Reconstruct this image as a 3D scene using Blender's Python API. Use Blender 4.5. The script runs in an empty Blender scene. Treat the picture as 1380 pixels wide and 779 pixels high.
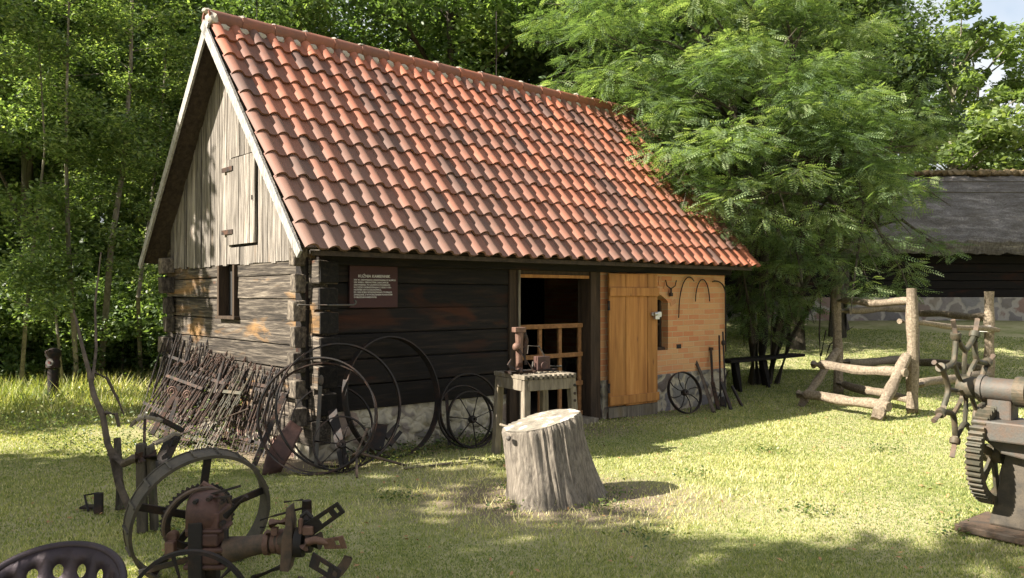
import bpy, bmesh, math, random
import numpy as np
from mathutils import Vector, Matrix, Euler, noise
R = math.radians
rnd = random.Random(7)
S = bpy.context.scene
C = S.collection

# ------------------------------------------------------------------ camera
FPX, HX, HY, EYE = 1101.0, 690.0, 397.0, 1.6
cam = bpy.data.cameras.new('camera'); camo = bpy.data.objects.new('camera', cam); C.objects.link(camo)
camo.location = (0, 0, EYE); camo.rotation_euler = (R(90 + 0.39), 0, 0)
cam.sensor_width = 36; cam.lens = FPX / 1380 * 36; cam.clip_end = 600; cam.clip_start = 0.05
S.camera = camo
# ------------------------------------------------------------------ light
SUN_EL, SUN_AZ = 37.0, 72.0           # azimuth of travel, from +Y towards +X
w = bpy.data.worlds.new('World'); S.world = w; w.use_nodes = True
nt = w.node_tree; bg = nt.nodes['Background']
sky = nt.nodes.new('ShaderNodeTexSky'); sky.sky_type = 'NISHITA'; sky.sun_disc = False
sky.sun_elevation = R(SUN_EL); sky.sun_rotation = R(SUN_AZ + 180)
sky.air_density = 1.2; sky.dust_density = 2.0
tc = nt.nodes.new('ShaderNodeTexCoord'); cn = nt.nodes.new('ShaderNodeTexNoise'); cn.inputs['Scale'].default_value = 3.0; cn.inputs['Detail'].default_value = 6
nt.links.new(tc.outputs['Generated'], cn.inputs['Vector'])
cr_ = nt.nodes.new('ShaderNodeValToRGB'); cr_.color_ramp.elements[0].position = .28; cr_.color_ramp.elements[1].position = .5; nt.links.new(cn.outputs[0], cr_.inputs[0])
cm = nt.nodes.new('ShaderNodeMix'); cm.data_type = 'RGBA'; nt.links.new(cr_.outputs[0], cm.inputs[0]); nt.links.new(sky.outputs[0], cm.inputs[6]); cm.inputs[7].default_value = (5.5, 5.7, 6.0, 1)
nt.links.new(cm.outputs[2], bg.inputs[0]); bg.inputs[1].default_value = 0.05
sl = bpy.data.lights.new('sun', 'SUN'); so = bpy.data.objects.new('sun', sl); C.objects.link(so)
sl.energy = 5.0; sl.angle = R(0.5); sl.color = (1.0, 0.93, 0.82)
Lv = Vector((math.sin(R(SUN_AZ)) * math.cos(R(SUN_EL)), math.cos(R(SUN_AZ)) * math.cos(R(SUN_EL)), -math.sin(R(SUN_EL))))
so.rotation_euler = Lv.to_track_quat('-Z', 'Y').to_euler()
S.view_settings.view_transform = 'Standard'; S.view_settings.look = 'None'
S.view_settings.exposure = 1.85; S.view_settings.gamma = 1
S.render.engine = 'CYCLES'; S.cycles.use_denoising = True
S.cycles.max_bounces = 6; S.cycles.diffuse_bounces = 3; S.cycles.glossy_bounces = 2; S.cycles.transmission_bounces = 3
S.cycles.use_adaptive_sampling = True; S.cycles.adaptive_threshold = 0.02

# ------------------------------------------------------------------ helpers
def smooth01(t):
    t = np.clip(t, 0, 1); return t * t * (3 - 2 * t)
def hgt(x, y):
    x = np.asarray(x, float); y = np.asarray(y, float)
    r = 0.8 * smooth01((y - 12.5) / 13) * smooth01((x - 1) / 5) + 0.02 * np.clip(y - 27, 0, 80)
    return r + 0.012 * np.sin(x * 1.7 + y * .6) * np.sin(y * 1.3 - x * .4) * smooth01((np.hypot(x + 0, y - 9) - 0.5) / 3)
def gz(x, y): return float(hgt(x, y))
def at(px, py, d):                     # point seen at photo pixel px,py at depth d
    return Vector(((px - HX) / FPX * d, d, EYE - (py - HY) * d / FPX))
def gnd(px, py):
    d = EYE * FPX / (py - HY); return Vector(((px - HX) / FPX * d, d, 0))

def sweep_frame(d, up=Vector((0, 0, 1))):
    d = d.normalized()
    a = d.cross(up)
    if a.length < 1e-4: a = d.cross(Vector((0, 1, 0)))
    a.normalize(); b = a.cross(d).normalized()
    return a, b

class MB:
    def __init__(s): s.v = []; s.f = []; s.t = []; s.tint = 0.5
    def add(s, vs, fs):
        n = len(s.v)
        s.v += [Vector(p) for p in vs]; s.t += [s.tint] * len(vs)
        s.f += [[i + n for i in f] for f in fs]
        return s
    def box(s, c, d, rz=0.0, M=None, jit=0.0):
        c = Vector(c); hx, hy, hz = d[0] / 2, d[1] / 2, d[2] / 2
        m = Matrix.Rotation(rz, 3, 'Z') if M is None else M
        vs = []
        for z in (-hz, hz):
            for x, y in ((-hx, -hy), (hx, -hy), (hx, hy), (-hx, hy)):
                p = Vector((x, y, z))
                if jit: p += Vector((rnd.uniform(-jit, jit), rnd.uniform(-jit, jit), rnd.uniform(-jit, jit)))
                vs.append(c + m @ p)
        return s.add(vs, [(3, 2, 1, 0), (4, 5, 6, 7), (0, 1, 5, 4), (1, 2, 6, 5), (2, 3, 7, 6), (3, 0, 4, 7)])
    def bx(s, x0, x1, y0, y1, z0, z1, jit=0.0):
        return s.box(((x0 + x1) / 2, (y0 + y1) / 2, (z0 + z1) / 2), (x1 - x0, y1 - y0, z1 - z0), jit=jit)
    def beam(s, a, b, w, h, up=Vector((0, 0, 1)), w2=None, h2=None):
        a = Vector(a); b = Vector(b); u, v = sweep_frame(b - a, Vector(up)); vs = []
        for p, ww, hh in ((a, w, h), (b, w2 or w, h2 or h)):
            for i, j in ((-1, -1), (1, -1), (1, 1), (-1, 1)): vs.append(p + u * i * ww / 2 + v * j * hh / 2)
        return s.add(vs, [(0, 1, 2, 3), (7, 6, 5, 4), (4, 5, 1, 0), (5, 6, 2, 1), (6, 7, 3, 2), (7, 4, 0, 3)])
    def tube(s, pts, r, n=8, caps=True, wob=0.0, ridge=0.0):
        pts = [Vector(p) for p in pts]; m = len(pts)
        rs = r if isinstance(r, (list, tuple)) else [r] * m
        vs = []; a = b = None; rg = [1 + rnd.uniform(-ridge, ridge) for _ in range(n)] if ridge else [1] * n
        for i, p in enumerate(pts):
            d = (pts[min(i + 1, m - 1)] - pts[max(i - 1, 0)]).normalized()
            if a is None: a, b = sweep_frame(d)
            else:
                a = (a - d * a.dot(d))
                if a.length < 1e-5: a, b = sweep_frame(d)
                a.normalize(); b = d.cross(a).normalized()
            for k in range(n):
                t = 2 * math.pi * k / n
                q = rs[i] * rg[k] * (1 + (rnd.uniform(-wob, wob) if wob else 0))
                vs.append(p + (a * math.cos(t) + b * math.sin(t)) * q)
        fs = []
        for i in range(m - 1):
            for k in range(n):
                k2 = (k + 1) % n
                fs.append((i * n + k, i * n + k2, (i + 1) * n + k2, (i + 1) * n + k))
        if caps: fs.append(tuple(range(n))[::-1]); fs.append(tuple((m - 1) * n + k for k in range(n)))
        return s.add(vs, fs)
    def lathe(s, prof, c=(0, 0, 0), axis=(0, 0, 1), n=24, closed=False, rx=1, ang0=0, ang1=2 * math.pi):
        """prof = [(radius, height)...]; open profile, or closed loop"""
        c = Vector(c); ax = Vector(axis).normalized(); a, b = sweep_frame(ax) ; vs = []; m = len(prof)
        full = abs(ang1 - ang0 - 2 * math.pi) < 1e-6; cols = n if full else n + 1
        for k in range(cols):
            t = ang0 + (ang1 - ang0) * k / n
            for r_, h in prof: vs.append(c + (a * math.cos(t) * rx + b * math.sin(t)) * r_ + ax * h)
        fs = []
        mm = m if closed else m - 1
        for k in range(n):
            k2 = (k + 1) % cols
            for i in range(mm):
                i2 = (i + 1) % m
                fs.append((k * m + i, k2 * m + i, k2 * m + i2, k * m + i2))
        return s.add(vs, fs)
    def ring(s, c, axis, Ro, Ri, wd, n=48, ang0=0, ang1=2 * math.pi):
        return s.lathe([(Ri, -wd / 2), (Ro, -wd / 2), (Ro, wd / 2), (Ri, wd / 2)], c, axis, n, closed=True, ang0=ang0, ang1=ang1)
    def disc(s, c, axis, r, h, n=20, r2=None):
        r2 = r if r2 is None else r2
        return s.lathe([(0.0004, -h / 2), (r, -h / 2), (r2, h / 2), (0.0004, h / 2)], c, axis, n)
    def prism(s, poly, M):
        """poly = [(x,z)], thickness from M: matrix 4x4 maps (x, y, z), y in 0..1"""
        n = len(poly); vs = [M @ Vector((x, 0, z)) for x, z in poly] + [M @ Vector((x, 1, z)) for x, z in poly]
        fs = [tuple(range(n)), tuple(range(2 * n - 1, n - 1, -1))]
        for i in range(n):
            j = (i + 1) % n; fs.append((j, i, i + n, j + n))
        return s.add(vs, fs)
    def blob(s, c, r, sub=2, amp=0.2, sc=(1, 1, 1), seed=0):
        bm = bmesh.new(); bmesh.ops.create_icosphere(bm, subdivisions=sub, radius=1)
        vs = []
        for v in bm.verts:
            k = 1 + amp * noise.noise(v.co * 1.7 + Vector((seed * 3.1, seed, 0)))
            vs.append(Vector(c) + Vector((v.co.x * sc[0], v.co.y * sc[1], v.co.z * sc[2])) * r * k)
        fs = [[v.index for v in f.verts] for f in bm.faces]; bm.free()
        return s.add(vs, fs)
    def xf(s, M):
        s.v = [M @ p for p in s.v]; return s

def mesh_obj(name, mb, mat, parent=None, smooth=False, bevel=0.0, loc=None, auto=None, weld=False):
    vs = mb.v
    if loc is not None: L = Vector(loc); vs = [p - L for p in vs]
    me = bpy.data.meshes.new(name); me.from_pydata([tuple(p) for p in vs], [], mb.f)
    a = me.attributes.new('tint', 'FLOAT', 'POINT'); a.data.foreach_set('value', mb.t)
    bm = bmesh.new(); bm.from_mesh(me)
    if weld: bmesh.ops.remove_doubles(bm, verts=bm.verts, dist=.0004)
    bmesh.ops.recalc_face_normals(bm, faces=bm.faces); bm.to_mesh(me); bm.free()
    if smooth:
        me.polygons.foreach_set('use_smooth', [True] * len(me.polygons))
        try: me.set_sharp_from_angle(angle=R(auto or 40))
        except Exception: pass
    me.materials.append(mat)
    o = bpy.data.objects.new(name, me); C.objects.link(o)
    if loc is not None: o.location = loc
    if bevel:
        b = o.modifiers.new('bevel', 'BEVEL'); b.width = bevel; b.segments = 2; b.limit_method = 'ANGLE'
        b.angle_limit = R(35); b.harden_normals = False
    if parent is not None: o.parent = parent
    return o

def tag(o, label, cat, group=None, kind=None):
    if kind: o['kind'] = kind
    if label: o['label'] = label
    if cat: o['category'] = cat
    if group: o['group'] = group
    return o
def thing(name, label, cat, loc=(0, 0, 0), rot=(0, 0, 0), group=None):
    o = bpy.data.objects.new(name, None); C.objects.link(o); o.empty_display_size = 0.2
    o.location = loc; o.rotation_euler = rot
    return tag(o, label, cat, group)
def wpart(name, mb, mat, root, **k):
    """mb in world coordinates, stored in the thing's own space"""
    M = Matrix.Identity(4); p = root
    while p is not None: M = Matrix.Translation(p.location) @ p.rotation_euler.to_matrix().to_4x4() @ M; p = p.parent
    return mesh_obj(name, mb.xf(M.inverted()), mat, root, **k)
def copy_tree(o, parent=None):
    c = o.copy(); C.objects.link(c)
    if parent is not None: c.parent = parent
    for ch in o.children: copy_tree(ch, c)
    return c

def raw_mesh(name, V, F, mat, tint=None, loc=(0, 0, 0), parent=None):
    """V (n,3) float, F (m,k) int"""
    me = bpy.data.meshes.new(name); n, m, k = len(V), len(F), F.shape[1]
    me.vertices.add(n); me.vertices.foreach_set('co', np.ascontiguousarray(V, np.float32).ravel())
    me.loops.add(m * k); me.loops.foreach_set('vertex_index', np.ascontiguousarray(F, np.int32).ravel())
    me.polygons.add(m); me.polygons.foreach_set('loop_start', np.arange(0, m * k, k, dtype=np.int32))
    try: me.polygons.foreach_set('loop_total', np.full(m, k, np.int32))
    except Exception: pass
    me.update(calc_edges=True)
    if tint is not None:
        a = me.attributes.new('tint', 'FLOAT', 'POINT'); a.data.foreach_set('value', np.ascontiguousarray(tint, np.float32))
    me.materials.append(mat)
    o = bpy.data.objects.new(name, me); C.objects.link(o); o.location = loc
    if parent is not None: o.parent = parent
    return o

# ------------------------------------------------------------------ materials
def new_mat(name):
    m = bpy.data.materials.new(name); m.use_nodes = True
    t = m.node_tree; p = t.nodes['Principled BSDF']
    return m, t, p
def ramp(t, stops):
    r = t.nodes.new('ShaderNodeValToRGB'); e = r.color_ramp.elements
    while len(e) > 1: e.remove(e[-1])
    e[0].position = stops[0][0]; e[0].color = (*stops[0][1], 1)
    for pos, c in stops[1:]:
        x = e.new(pos); x.color = (*c, 1)
    return r
def nz(t, vec, scale, detail=5, rough=0.6, dist=0.0):
    n = t.nodes.new('ShaderNodeTexNoise'); n.inputs['Scale'].default_value = scale
    n.inputs['Detail'].default_value = detail; n.inputs['Roughness'].default_value = rough
    n.inputs['Distortion'].default_value = dist
    t.links.new(vec, n.inputs['Vector']); return n.outputs[0]
def mapv(t, sc=(1, 1, 1), kind='Object', loc=(0, 0, 0)):
    c = t.nodes.new('ShaderNodeTexCoord'); m = t.nodes.new('ShaderNodeMapping')
    m.inputs['Scale'].default_value = sc; m.inputs['Location'].default_value = loc
    t.links.new(c.outputs[kind], m.inputs[0]); return m.outputs[0]
def mixc(t, f, a, b, mode='MIX'):
    n = t.nodes.new('ShaderNodeMix'); n.data_type = 'RGBA'; n.blend_type = mode
    for sck, x in ((0, f), (6, a), (7, b)):
        if hasattr(x, 'is_output'): t.links.new(x, n.inputs[sck])
        elif isinstance(x, (int, float)): n.inputs[sck].default_value = x
        else: n.inputs[sck].default_value = (*x, 1)
    return n.outputs[2]
def mth(t, op, a, b=0.0, c=None, clamp=False):
    n = t.nodes.new('ShaderNodeMath'); n.operation = op; n.use_clamp = clamp
    for i, x in enumerate((a, b, c)):
        if x is None: continue
        if hasattr(x, 'is_output'): t.links.new(x, n.inputs[i])
        else: n.inputs[i].default_value = x
    return n.outputs[0]
def tintnode(t):
    a = t.nodes.new('ShaderNodeAttribute'); a.attribute_name = 'tint'; return a.outputs['Fac']
def bump(t, p, h, strength=0.5, dist=0.01):
    b = t.nodes.new('ShaderNodeBump'); b.inputs['Strength'].default_value = strength; b.inputs['Distance'].default_value = dist
    t.links.new(h, b.inputs['Height']); t.links.new(b.outputs[0], p.inputs['Normal'])

def wood(name, stops, grain=(1, 1, 1), fs=28, patch=None, patch_at=(0.55, 0.7), rough=0.85, tintamt=0.6, bs=0.6, kind='Object', knots=None):
    m, t, p = new_mat(name)
    v = mapv(t, grain, kind); n1 = nz(t, v, fs, 8, 0.65, 0.4)
    r = ramp(t, stops); t.links.new(n1, r.inputs[0]); col = r.outputs[0]
    if patch:
        v2 = mapv(t, tuple(.18 + g_ * .82 for g_ in grain), kind, (3, 1, 5))
        n2 = nz(t, v2, 3.2, 4, 0.6, 0.8)
        r2 = ramp(t, [(patch_at[0], (0, 0, 0)), (patch_at[1], (1, 1, 1))]); t.links.new(n2, r2.inputs[0])
        col = mixc(t, r2.outputs[0], col, mixc(t, n1, [c * .45 for c in patch], patch))
    if knots:
        vo = t.nodes.new('ShaderNodeTexVoronoi'); vo.inputs['Scale'].default_value = knots
        g = [1 if q > .9 else 0.35 for q in grain]
        t.links.new(mapv(t, (g[0], g[1], g[2]), kind, (.3, .7, .2)), vo.inputs['Vector'])
        rk = ramp(t, [(0.0, (1, 1, 1)), (0.11, (0, 0, 0))]); t.links.new(vo.outputs['Distance'], rk.inputs[0])
        col = mixc(t, mth(t, 'MULTIPLY', rk.outputs[0], .85), col, (0.09, 0.035, 0.014))
    tn = tintnode(t)
    f = mth(t, 'MULTIPLY_ADD', tn, tintamt * 2, 1 - tintamt)
    g2 = t.nodes.new('ShaderNodeVectorMath'); g2.operation = 'SCALE'
    t.links.new(col, g2.inputs[0]); t.links.new(f, g2.inputs['Scale'])
    t.links.new(g2.outputs[0], p.inputs['Base Color']); p.inputs['Roughness'].default_value = rough
    p.inputs['Specular IOR Level'].default_value = 0.25
    bump(t, p, n1, bs, 0.012)
    return m

def iron(name, base=(0.045, 0.036, 0.032), rust=(0.16, 0.065, 0.03), amt=(0.45, 0.65), sc=9, rough=0.7, metal=0.35, bs=0.35):
    m, t, p = new_mat(name)
    base = tuple(x * .8 for x in base); rust = tuple(x * .82 for x in rust)
    v = mapv(t); n1 = nz(t, v, sc, 7, 0.7); n2 = nz(t, v, sc * 6, 5, 0.7)
    r = ramp(t, [(amt[0], base), (amt[1], rust)]); t.links.new(n1, r.inputs[0])
    c = mixc(t, mth(t, 'MULTIPLY', n2, .7), r.outputs[0], [x * .45 for x in base])
    t.links.new(c, p.inputs['Base Color']); p.inputs['Roughness'].default_value = rough; p.inputs['Metallic'].default_value = metal
    bump(t, p, n2, bs, 0.006)
    return m

def plain(name, col, rough=0.6, metal=0.0, var=0.25, sc=20):
    m, t, p = new_mat(name); n = nz(t, mapv(t), sc, 5)
    c = mixc(t, n, [x * (1 - var) for x in col], [min(1, x * (1 + var)) for x in col])
    t.links.new(c, p.inputs['Base Color']); p.inputs['Roughness'].default_value = rough; p.inputs['Metallic'].default_value = metal
    bump(t, p, n, .2, .004)
    return m

def leafmat(name, dark, light, yellow, trans=0.45, rough=0.42):
    m, t, p = new_mat(name)
    tn = tintnode(t)
    r = ramp(t, [(0.0, dark), (0.6, light), (1.0, yellow)]); t.links.new(tn, r.inputs[0])
    t.links.new(r.outputs[0], p.inputs['Base Color']); p.inputs['Roughness'].default_value = rough
    p.inputs['Specular IOR Level'].default_value = 0.45
    tr = t.nodes.new('ShaderNodeBsdfTranslucent')
    g = mixc(t, 1.0, r.outputs[0], (1.5, 1.6, 0.6), 'MULTIPLY'); t.links.new(g, tr.inputs[0])
    mx = t.nodes.new('ShaderNodeMixShader'); mx.inputs[0].default_value = trans
    t.links.new(p.outputs[0], mx.inputs[1]); t.links.new(tr.outputs[0], mx.inputs[2])
    t.links.new(mx.outputs[0], t.nodes['Material Output'].inputs[0])
    return m

M = {}
M['log_dark'] = wood('tarred log', [(.3, (.003, .0022, .0018)), (.52, (.007, .005, .004)), (.75, (.026, .016, .010))], (.08, 1, 1), 30, (.042, .013, .005), (.57, .70), .8, .5)
M['log_gable'] = wood('weathered log', [(.3, (.012, .010, .008)), (.48, (.045, .036, .028)), (.62, (.125, .104, .08)), (.8, (.25, .215, .17))], (1, .05, 1), 48, (.30, .165, .06), (.56, .72), .85, .6, .9, knots=4.5)
M['log_end'] = wood('log end grain', [(.3, (.012, .01, .008)), (.5, (.08, .065, .05)), (.75, (.24, .20, .15))], (1, 1, .5), 34)
M['plank_grey'] = wood('silvered plank', [(.34, (.02, .017, .014)), (.47, (.13, .112, .094)), (.68, (.33, .295, .255))], (1, 1, .035), 60, (.26, .17, .10), (.62, .75), .9, .5, .9, knots=2.2)
M['barge'] = wood('pale barge board', [(.3, (.10, .09, .08)), (.5, (.27, .255, .235)), (.7, (.36, .345, .32))], (1, 1, .3), 40)
M['barge_dark'] = wood('dark barge board', [(.3, (.06, .05, .045)), (.6, (.17, .15, .13))], (1, 1, .3), 26)
M['soffit'] = wood('dark rafter wood', [(.3, (.02, .015, .012)), (.7, (.07, .05, .035))], (1, .2, 1), 20)
M['door_new'] = wood('varnished pine', [(.3, (.20, .078, .02)), (.55, (.36, .16, .042)), (.8, (.46, .235, .075))], (1, 1, .06), 16, (.36, .16, .04), (.5, .7), .6, .3, .35, knots=5.5)
M['lattice'] = wood('lattice timber', [(.3, (.13, .06, .025)), (.7, (.30, .15, .06))], (1, 1, 1), 22)
M['frame_dark'] = wood('dark door frame', [(.3, (.02, .014, .01)), (.7, (.07, .045, .028))], (1, 1, .1), 22)
M['bench_wood'] = wood('dusty grey wood', [(.25, (.06, .05, .038)), (.55, (.19, .16, .12)), (.8, (.32, .28, .21))], (1, 1, .15), 22, (.22, .17, .10), (.55, .7))
M['pole_wood'] = wood('bare round pole', [(.28, (.06, .045, .032)), (.48, (.19, .15, .105)), (.72, (.31, .255, .19))], (.9, .9, .9), 40, (.14, .11, .08), (.5, .75), .85, .4, 1.0, knots=None)
M['bark'] = wood('bark', [(.3, (.03, .026, .02)), (.6, (.09, .075, .055)), (.8, (.17, .145, .11))], (1, 1, .25), 20, (.08, .09, .04), (.55, .7), .9, .3, 1.0)
M['bark_pale'] = wood('pale bark', [(.3, (.10, .09, .07)), (.6, (.26, .235, .19)), (.8, (.42, .39, .33))], (1, 1, .3), 16, (.10, .10, .05), (.5, .7), .9, .3, .6)
M['branch'] = wood('rough branch', [(.3, (.035, .028, .02)), (.7, (.13, .10, .075))], (.4, .4, .4), 30)
M['iron'] = iron('dark iron', (.028, .023, .021), (.10, .05, .03), (.48, .68))
M['iron_rust'] = iron('rusty iron', (.018, .013, .010), (.14, .06, .03), (.44, .66))
M['iron_brown'] = iron('brown dusty iron', (.085, .065, .048), (.19, .12, .075), (.4, .6), 12, .75, .2)
M['iron_red'] = iron('reddish iron casting', (.085, .042, .032), (.15, .07, .05), (.4, .6), 10, .65, .2)
M['iron_pink'] = iron('rose rust iron', (.15, .075, .05), (.24, .135, .09), (.4, .6), 14, .7, .15)
M['iron_green'] = iron('greenish brown iron', (.075, .07, .045), (.16, .11, .065), (.45, .65), 12, .65, .25)
M['iron_grey'] = iron('worn grey iron', (.12, .115, .10), (.15, .10, .07), (.42, .62), 12, .68, .3)
M['iron_dust'] = iron('dusty worn rim iron', (.07, .06, .046), (.125, .10, .07), (.4, .6), 12, .7, .1)
M['iron_seat'] = iron('purple brown seat iron', (.045, .033, .042), (.075, .05, .055), (.4, .7), 12, .5, .5)
M['zinc'] = plain('zinc fitting', (.5, .5, .5), .35, .8)
M['white'] = plain('white tape', (.8, .8, .78), .6, 0, .05)
M['mortar'] = plain('ridge mortar', (.34, .3, .25), .95, 0, .3, 30)
M['black'] = plain('black void', (.012, .011, .01), .9, 0, .2)
M['soil'] = plain('earth floor', (.06, .045, .032), .95, 0, .3, 8)
M['signboard'] = plain('maroon sign board', (.045, .016, .015), .85, 0, .1)
M['lettering'] = plain('pale lettering', (.5, .48, .44), .6, 0, .05)
M['leaf'] = leafmat('forest leaf', (.05, .085, .038), (.15, .215, .09), (.33, .39, .18), .5)
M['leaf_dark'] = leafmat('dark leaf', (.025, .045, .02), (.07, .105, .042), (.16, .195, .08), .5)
M['leaf_pale'] = leafmat('pinnate leaf', (.05, .085, .04), (.15, .215, .10), (.30, .35, .18), .45, .55)
M['leaf_far'] = leafmat('sunny far leaf', (.08, .12, .045), (.17, .225, .09), (.27, .31, .14), .5)
M['blade'] = leafmat('grass blade', (.085, .14, .03), (.32, .335, .11), (.64, .57, .34), .35, .6)
M['weed'] = leafmat('weed leaf', (.03, .06, .015), (.10, .15, .03), (.22, .2, .07), .35)

def tile_mat():
    m, t, p = new_mat('clay pantile'); v = mapv(t); tn = tintnode(t)
    n1 = nz(t, v, 1.1, 3); n2 = nz(t, v, 14, 7, .7); n3 = nz(t, v, 60, 4)
    base = ramp(t, [(0, (.085, .045, .035)), (.3, (.17, .068, .042)), (.58, (.28, .088, .045)), (.85, (.37, .13, .07)), (1, (.48, .27, .18))])
    f = mth(t, 'ADD', mth(t, 'MULTIPLY', tn, .75), mth(t, 'MULTIPLY', mth(t, 'SUBTRACT', n2, .5), .55))
    gr = t.nodes.new('ShaderNodeSeparateXYZ'); c = t.nodes.new('ShaderNodeTexCoord'); t.links.new(c.outputs['Object'], gr.inputs[0])
    # weathering: browner and duller in the lower courses near the corner
    low = mth(t, 'MULTIPLY_ADD', gr.outputs[2], -.42, 1.95); lowx = mth(t, 'MULTIPLY_ADD', gr.outputs[0], -.13, 1.0)
    dl = mth(t, 'MULTIPLY', mth(t, 'MAXIMUM', low, 0.0), mth(t, 'MAXIMUM', lowx, 0.15), clamp=True)
    t.links.new(f, base.inputs[0])
    col = mixc(t, mth(t, 'MULTIPLY', dl, .85), base.outputs[0], (.165, .10, .076))
    r2 = ramp(t, [(.54, (0, 0, 0)), (.72, (1, 1, 1))]); t.links.new(nz(t, v, 5, 8, .75), r2.inputs[0])
    col = mixc(t, mth(t, 'MULTIPLY', r2.outputs[0], .6), col, (.11, .08, .06))
    t.links.new(col, p.inputs['Base Color']); p.inputs['Roughness'].default_value = .72
    p.inputs['Specular IOR Level'].default_value = .35
    bump(t, p, mth(t, 'ADD', n2, mth(t, 'MULTIPLY', n3, .4)), .25, .006)
    return m
M['tile'] = tile_mat()

def brick_mat():
    m, t, p = new_mat('orange brick'); v = mapv(t)
    s = t.nodes.new('ShaderNodeSeparateXYZ'); t.links.new(v, s.inputs[0]); c = t.nodes.new('ShaderNodeCombineXYZ')
    wob = nz(t, v, 3, 2)
    t.links.new(mth(t, 'ADD', s.outputs[0], s.outputs[1]), c.inputs[0]); t.links.new(mth(t, 'MULTIPLY_ADD', wob, .02, s.outputs[2]), c.inputs[1])
    b = t.nodes.new('ShaderNodeTexBrick'); t.links.new(c.outputs[0], b.inputs['Vector'])
    b.inputs['Scale'].default_value = 1; b.inputs['Brick Width'].default_value = .25; b.inputs['Row Height'].default_value = .078
    b.inputs['Mortar Size'].default_value = .008; b.inputs['Mortar Smooth'].default_value = .6; b.inputs['Bias'].default_value = -.15
    b.inputs['Color1'].default_value = (.56, .30, .14, 1); b.inputs['Color2'].default_value = (.50, .155, .06, 1)
    b.inputs['Mortar'].default_value = (.50, .37, .2, 1)
    n = nz(t, v, 7, 8, .7); n2 = nz(t, v, 40, 5)
    r = ramp(t, [(.42, (0, 0, 0)), (.62, (1, 1, 1))]); t.links.new(n, r.inputs[0])
    col = mixc(t, mth(t, 'MULTIPLY', r.outputs[0], .35), b.outputs[0], (.50, .28, .11))
    col = mixc(t, mth(t, 'MULTIPLY', n2, .3), col, (.25, .12, .06))
    t.links.new(col, p.inputs['Base Color']); p.inputs['Roughness'].default_value = .92
    bump(t, p, mth(t, 'ADD', mth(t, 'MULTIPLY', b.outputs['Fac'], -1), mth(t, 'MULTIPLY', n2, .5)), .5, .008)
    return m
M['brick'] = brick_mat()

def stone_mat(name, cols, mort, sc=4.0, mw=.06, cs=1.0):
    m, t, p = new_mat(name); v = mapv(t)
    dis = t.nodes.new('ShaderNodeTexNoise'); dis.inputs['Scale'].default_value = 4; t.links.new(v, dis.inputs['Vector'])
    vv = t.nodes.new('ShaderNodeVectorMath'); vv.operation = 'MULTIPLY_ADD'
    t.links.new(dis.outputs['Color'], vv.inputs[0]); vv.inputs[1].default_value = (.3, .3, .3); t.links.new(v, vv.inputs[2])
    a = t.nodes.new('ShaderNodeTexVoronoi'); b = t.nodes.new('ShaderNodeTexVoronoi'); b.feature = 'DISTANCE_TO_EDGE'
    for q in (a, b): q.inputs['Scale'].default_value = sc; t.links.new(vv.outputs[0], q.inputs['Vector'])
    sp = t.nodes.new('ShaderNodeSeparateColor'); t.links.new(a.outputs['Color'], sp.inputs[0])
    r = ramp(t, [(i / max(1, len(cols) - 1), c) for i, c in enumerate(cols)]); t.links.new(sp.outputs[0], r.inputs[0])
    n = nz(t, v, 25, 6, .7)
    col = mixc(t, mth(t, 'MULTIPLY', n, .6), r.outputs[0], (.08, .07, .06))
    e = ramp(t, [(mw, (0, 0, 0)), (mw * 1.8, (1, 1, 1))]); t.links.new(b.outputs[0], e.inputs[0])
    mo = mixc(t, n, [c * .7 for c in mort], mort)
    t.links.new(mixc(t, e.outputs[0], mo, col), p.inputs['Base Color']); p.inputs['Roughness'].default_value = .9
    h = ramp(t, [(0, (0, 0, 0)), (.25, (1, 1, 1))]); t.links.new(b.outputs[0], h.inputs[0])
    bump(t, p, mth(t, 'ADD', h.outputs[0], mth(t, 'MULTIPLY', n, .3)), .8, .03)
    return m
M['stone'] = stone_mat('field stone plinth', [(.12, .10, .09), (.25, .13, .10), (.20, .19, .17), (.15, .14, .15), (.30, .26, .2)], (.40, .35, .26), 3.6, .07)
M['stone_pale'] = stone_mat('limed stone plinth', [(.30, .27, .21), (.36, .32, .24), (.22, .20, .17), (.31, .22, .17)], (.44, .39, .29), 4.2, .10)
M['stone_barn'] = stone_mat('barn stone plinth', [(.22, .2, .18), (.32, .2, .16), (.28, .27, .27), (.17, .16, .17), (.4, .33, .25)], (.42, .38, .33), 1.6, .06)

def ground_mat():
    m, t, p = new_mat('lawn'); v = mapv(t)
    n1 = nz(t, v, .55, 5, .6, .5); n2 = nz(t, v, 6, 8, .75); n3 = nz(t, v, 70, 4, .7)
    r = ramp(t, [(.3, (.10, .145, .04)), (.43, (.23, .25, .085)), (.56, (.40, .37, .19)), (.76, (.54, .46, .31))])
    f = mth(t, 'ADD', mth(t, 'MULTIPLY', n1, .55), mth(t, 'MULTIPLY', n2, .5))
    t.links.new(f, r.inputs[0])
    col = mixc(t, mth(t, 'MULTIPLY', n3, .35), r.outputs[0], (.07, .085, .025))
    # bare trodden earth close to the walls (attribute painted by distance to what stands there)
    tn = tintnode(t); rr = ramp(t, [(.35, (0, 0, 0)), (.75, (1, 1, 1))])
    t.links.new(mth(t, 'ADD', mth(t, 'MULTIPLY', tn, 1.0), mth(t, 'MULTIPLY', mth(t, 'SUBTRACT', n2, .5), .7)), rr.inputs[0])
    soil = mixc(t, n2, (.13, .10, .07), (.30, .24, .17))
    t.links.new(mixc(t, rr.outputs[0], col, soil), p.inputs['Base Color']); p.inputs['Roughness'].default_value = .95
    p.inputs['Specular IOR Level'].default_value = .1
    bump(t, p, mth(t, 'ADD', n2, n3), .7, .03)
    return m
M['ground'] = ground_mat()

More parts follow.
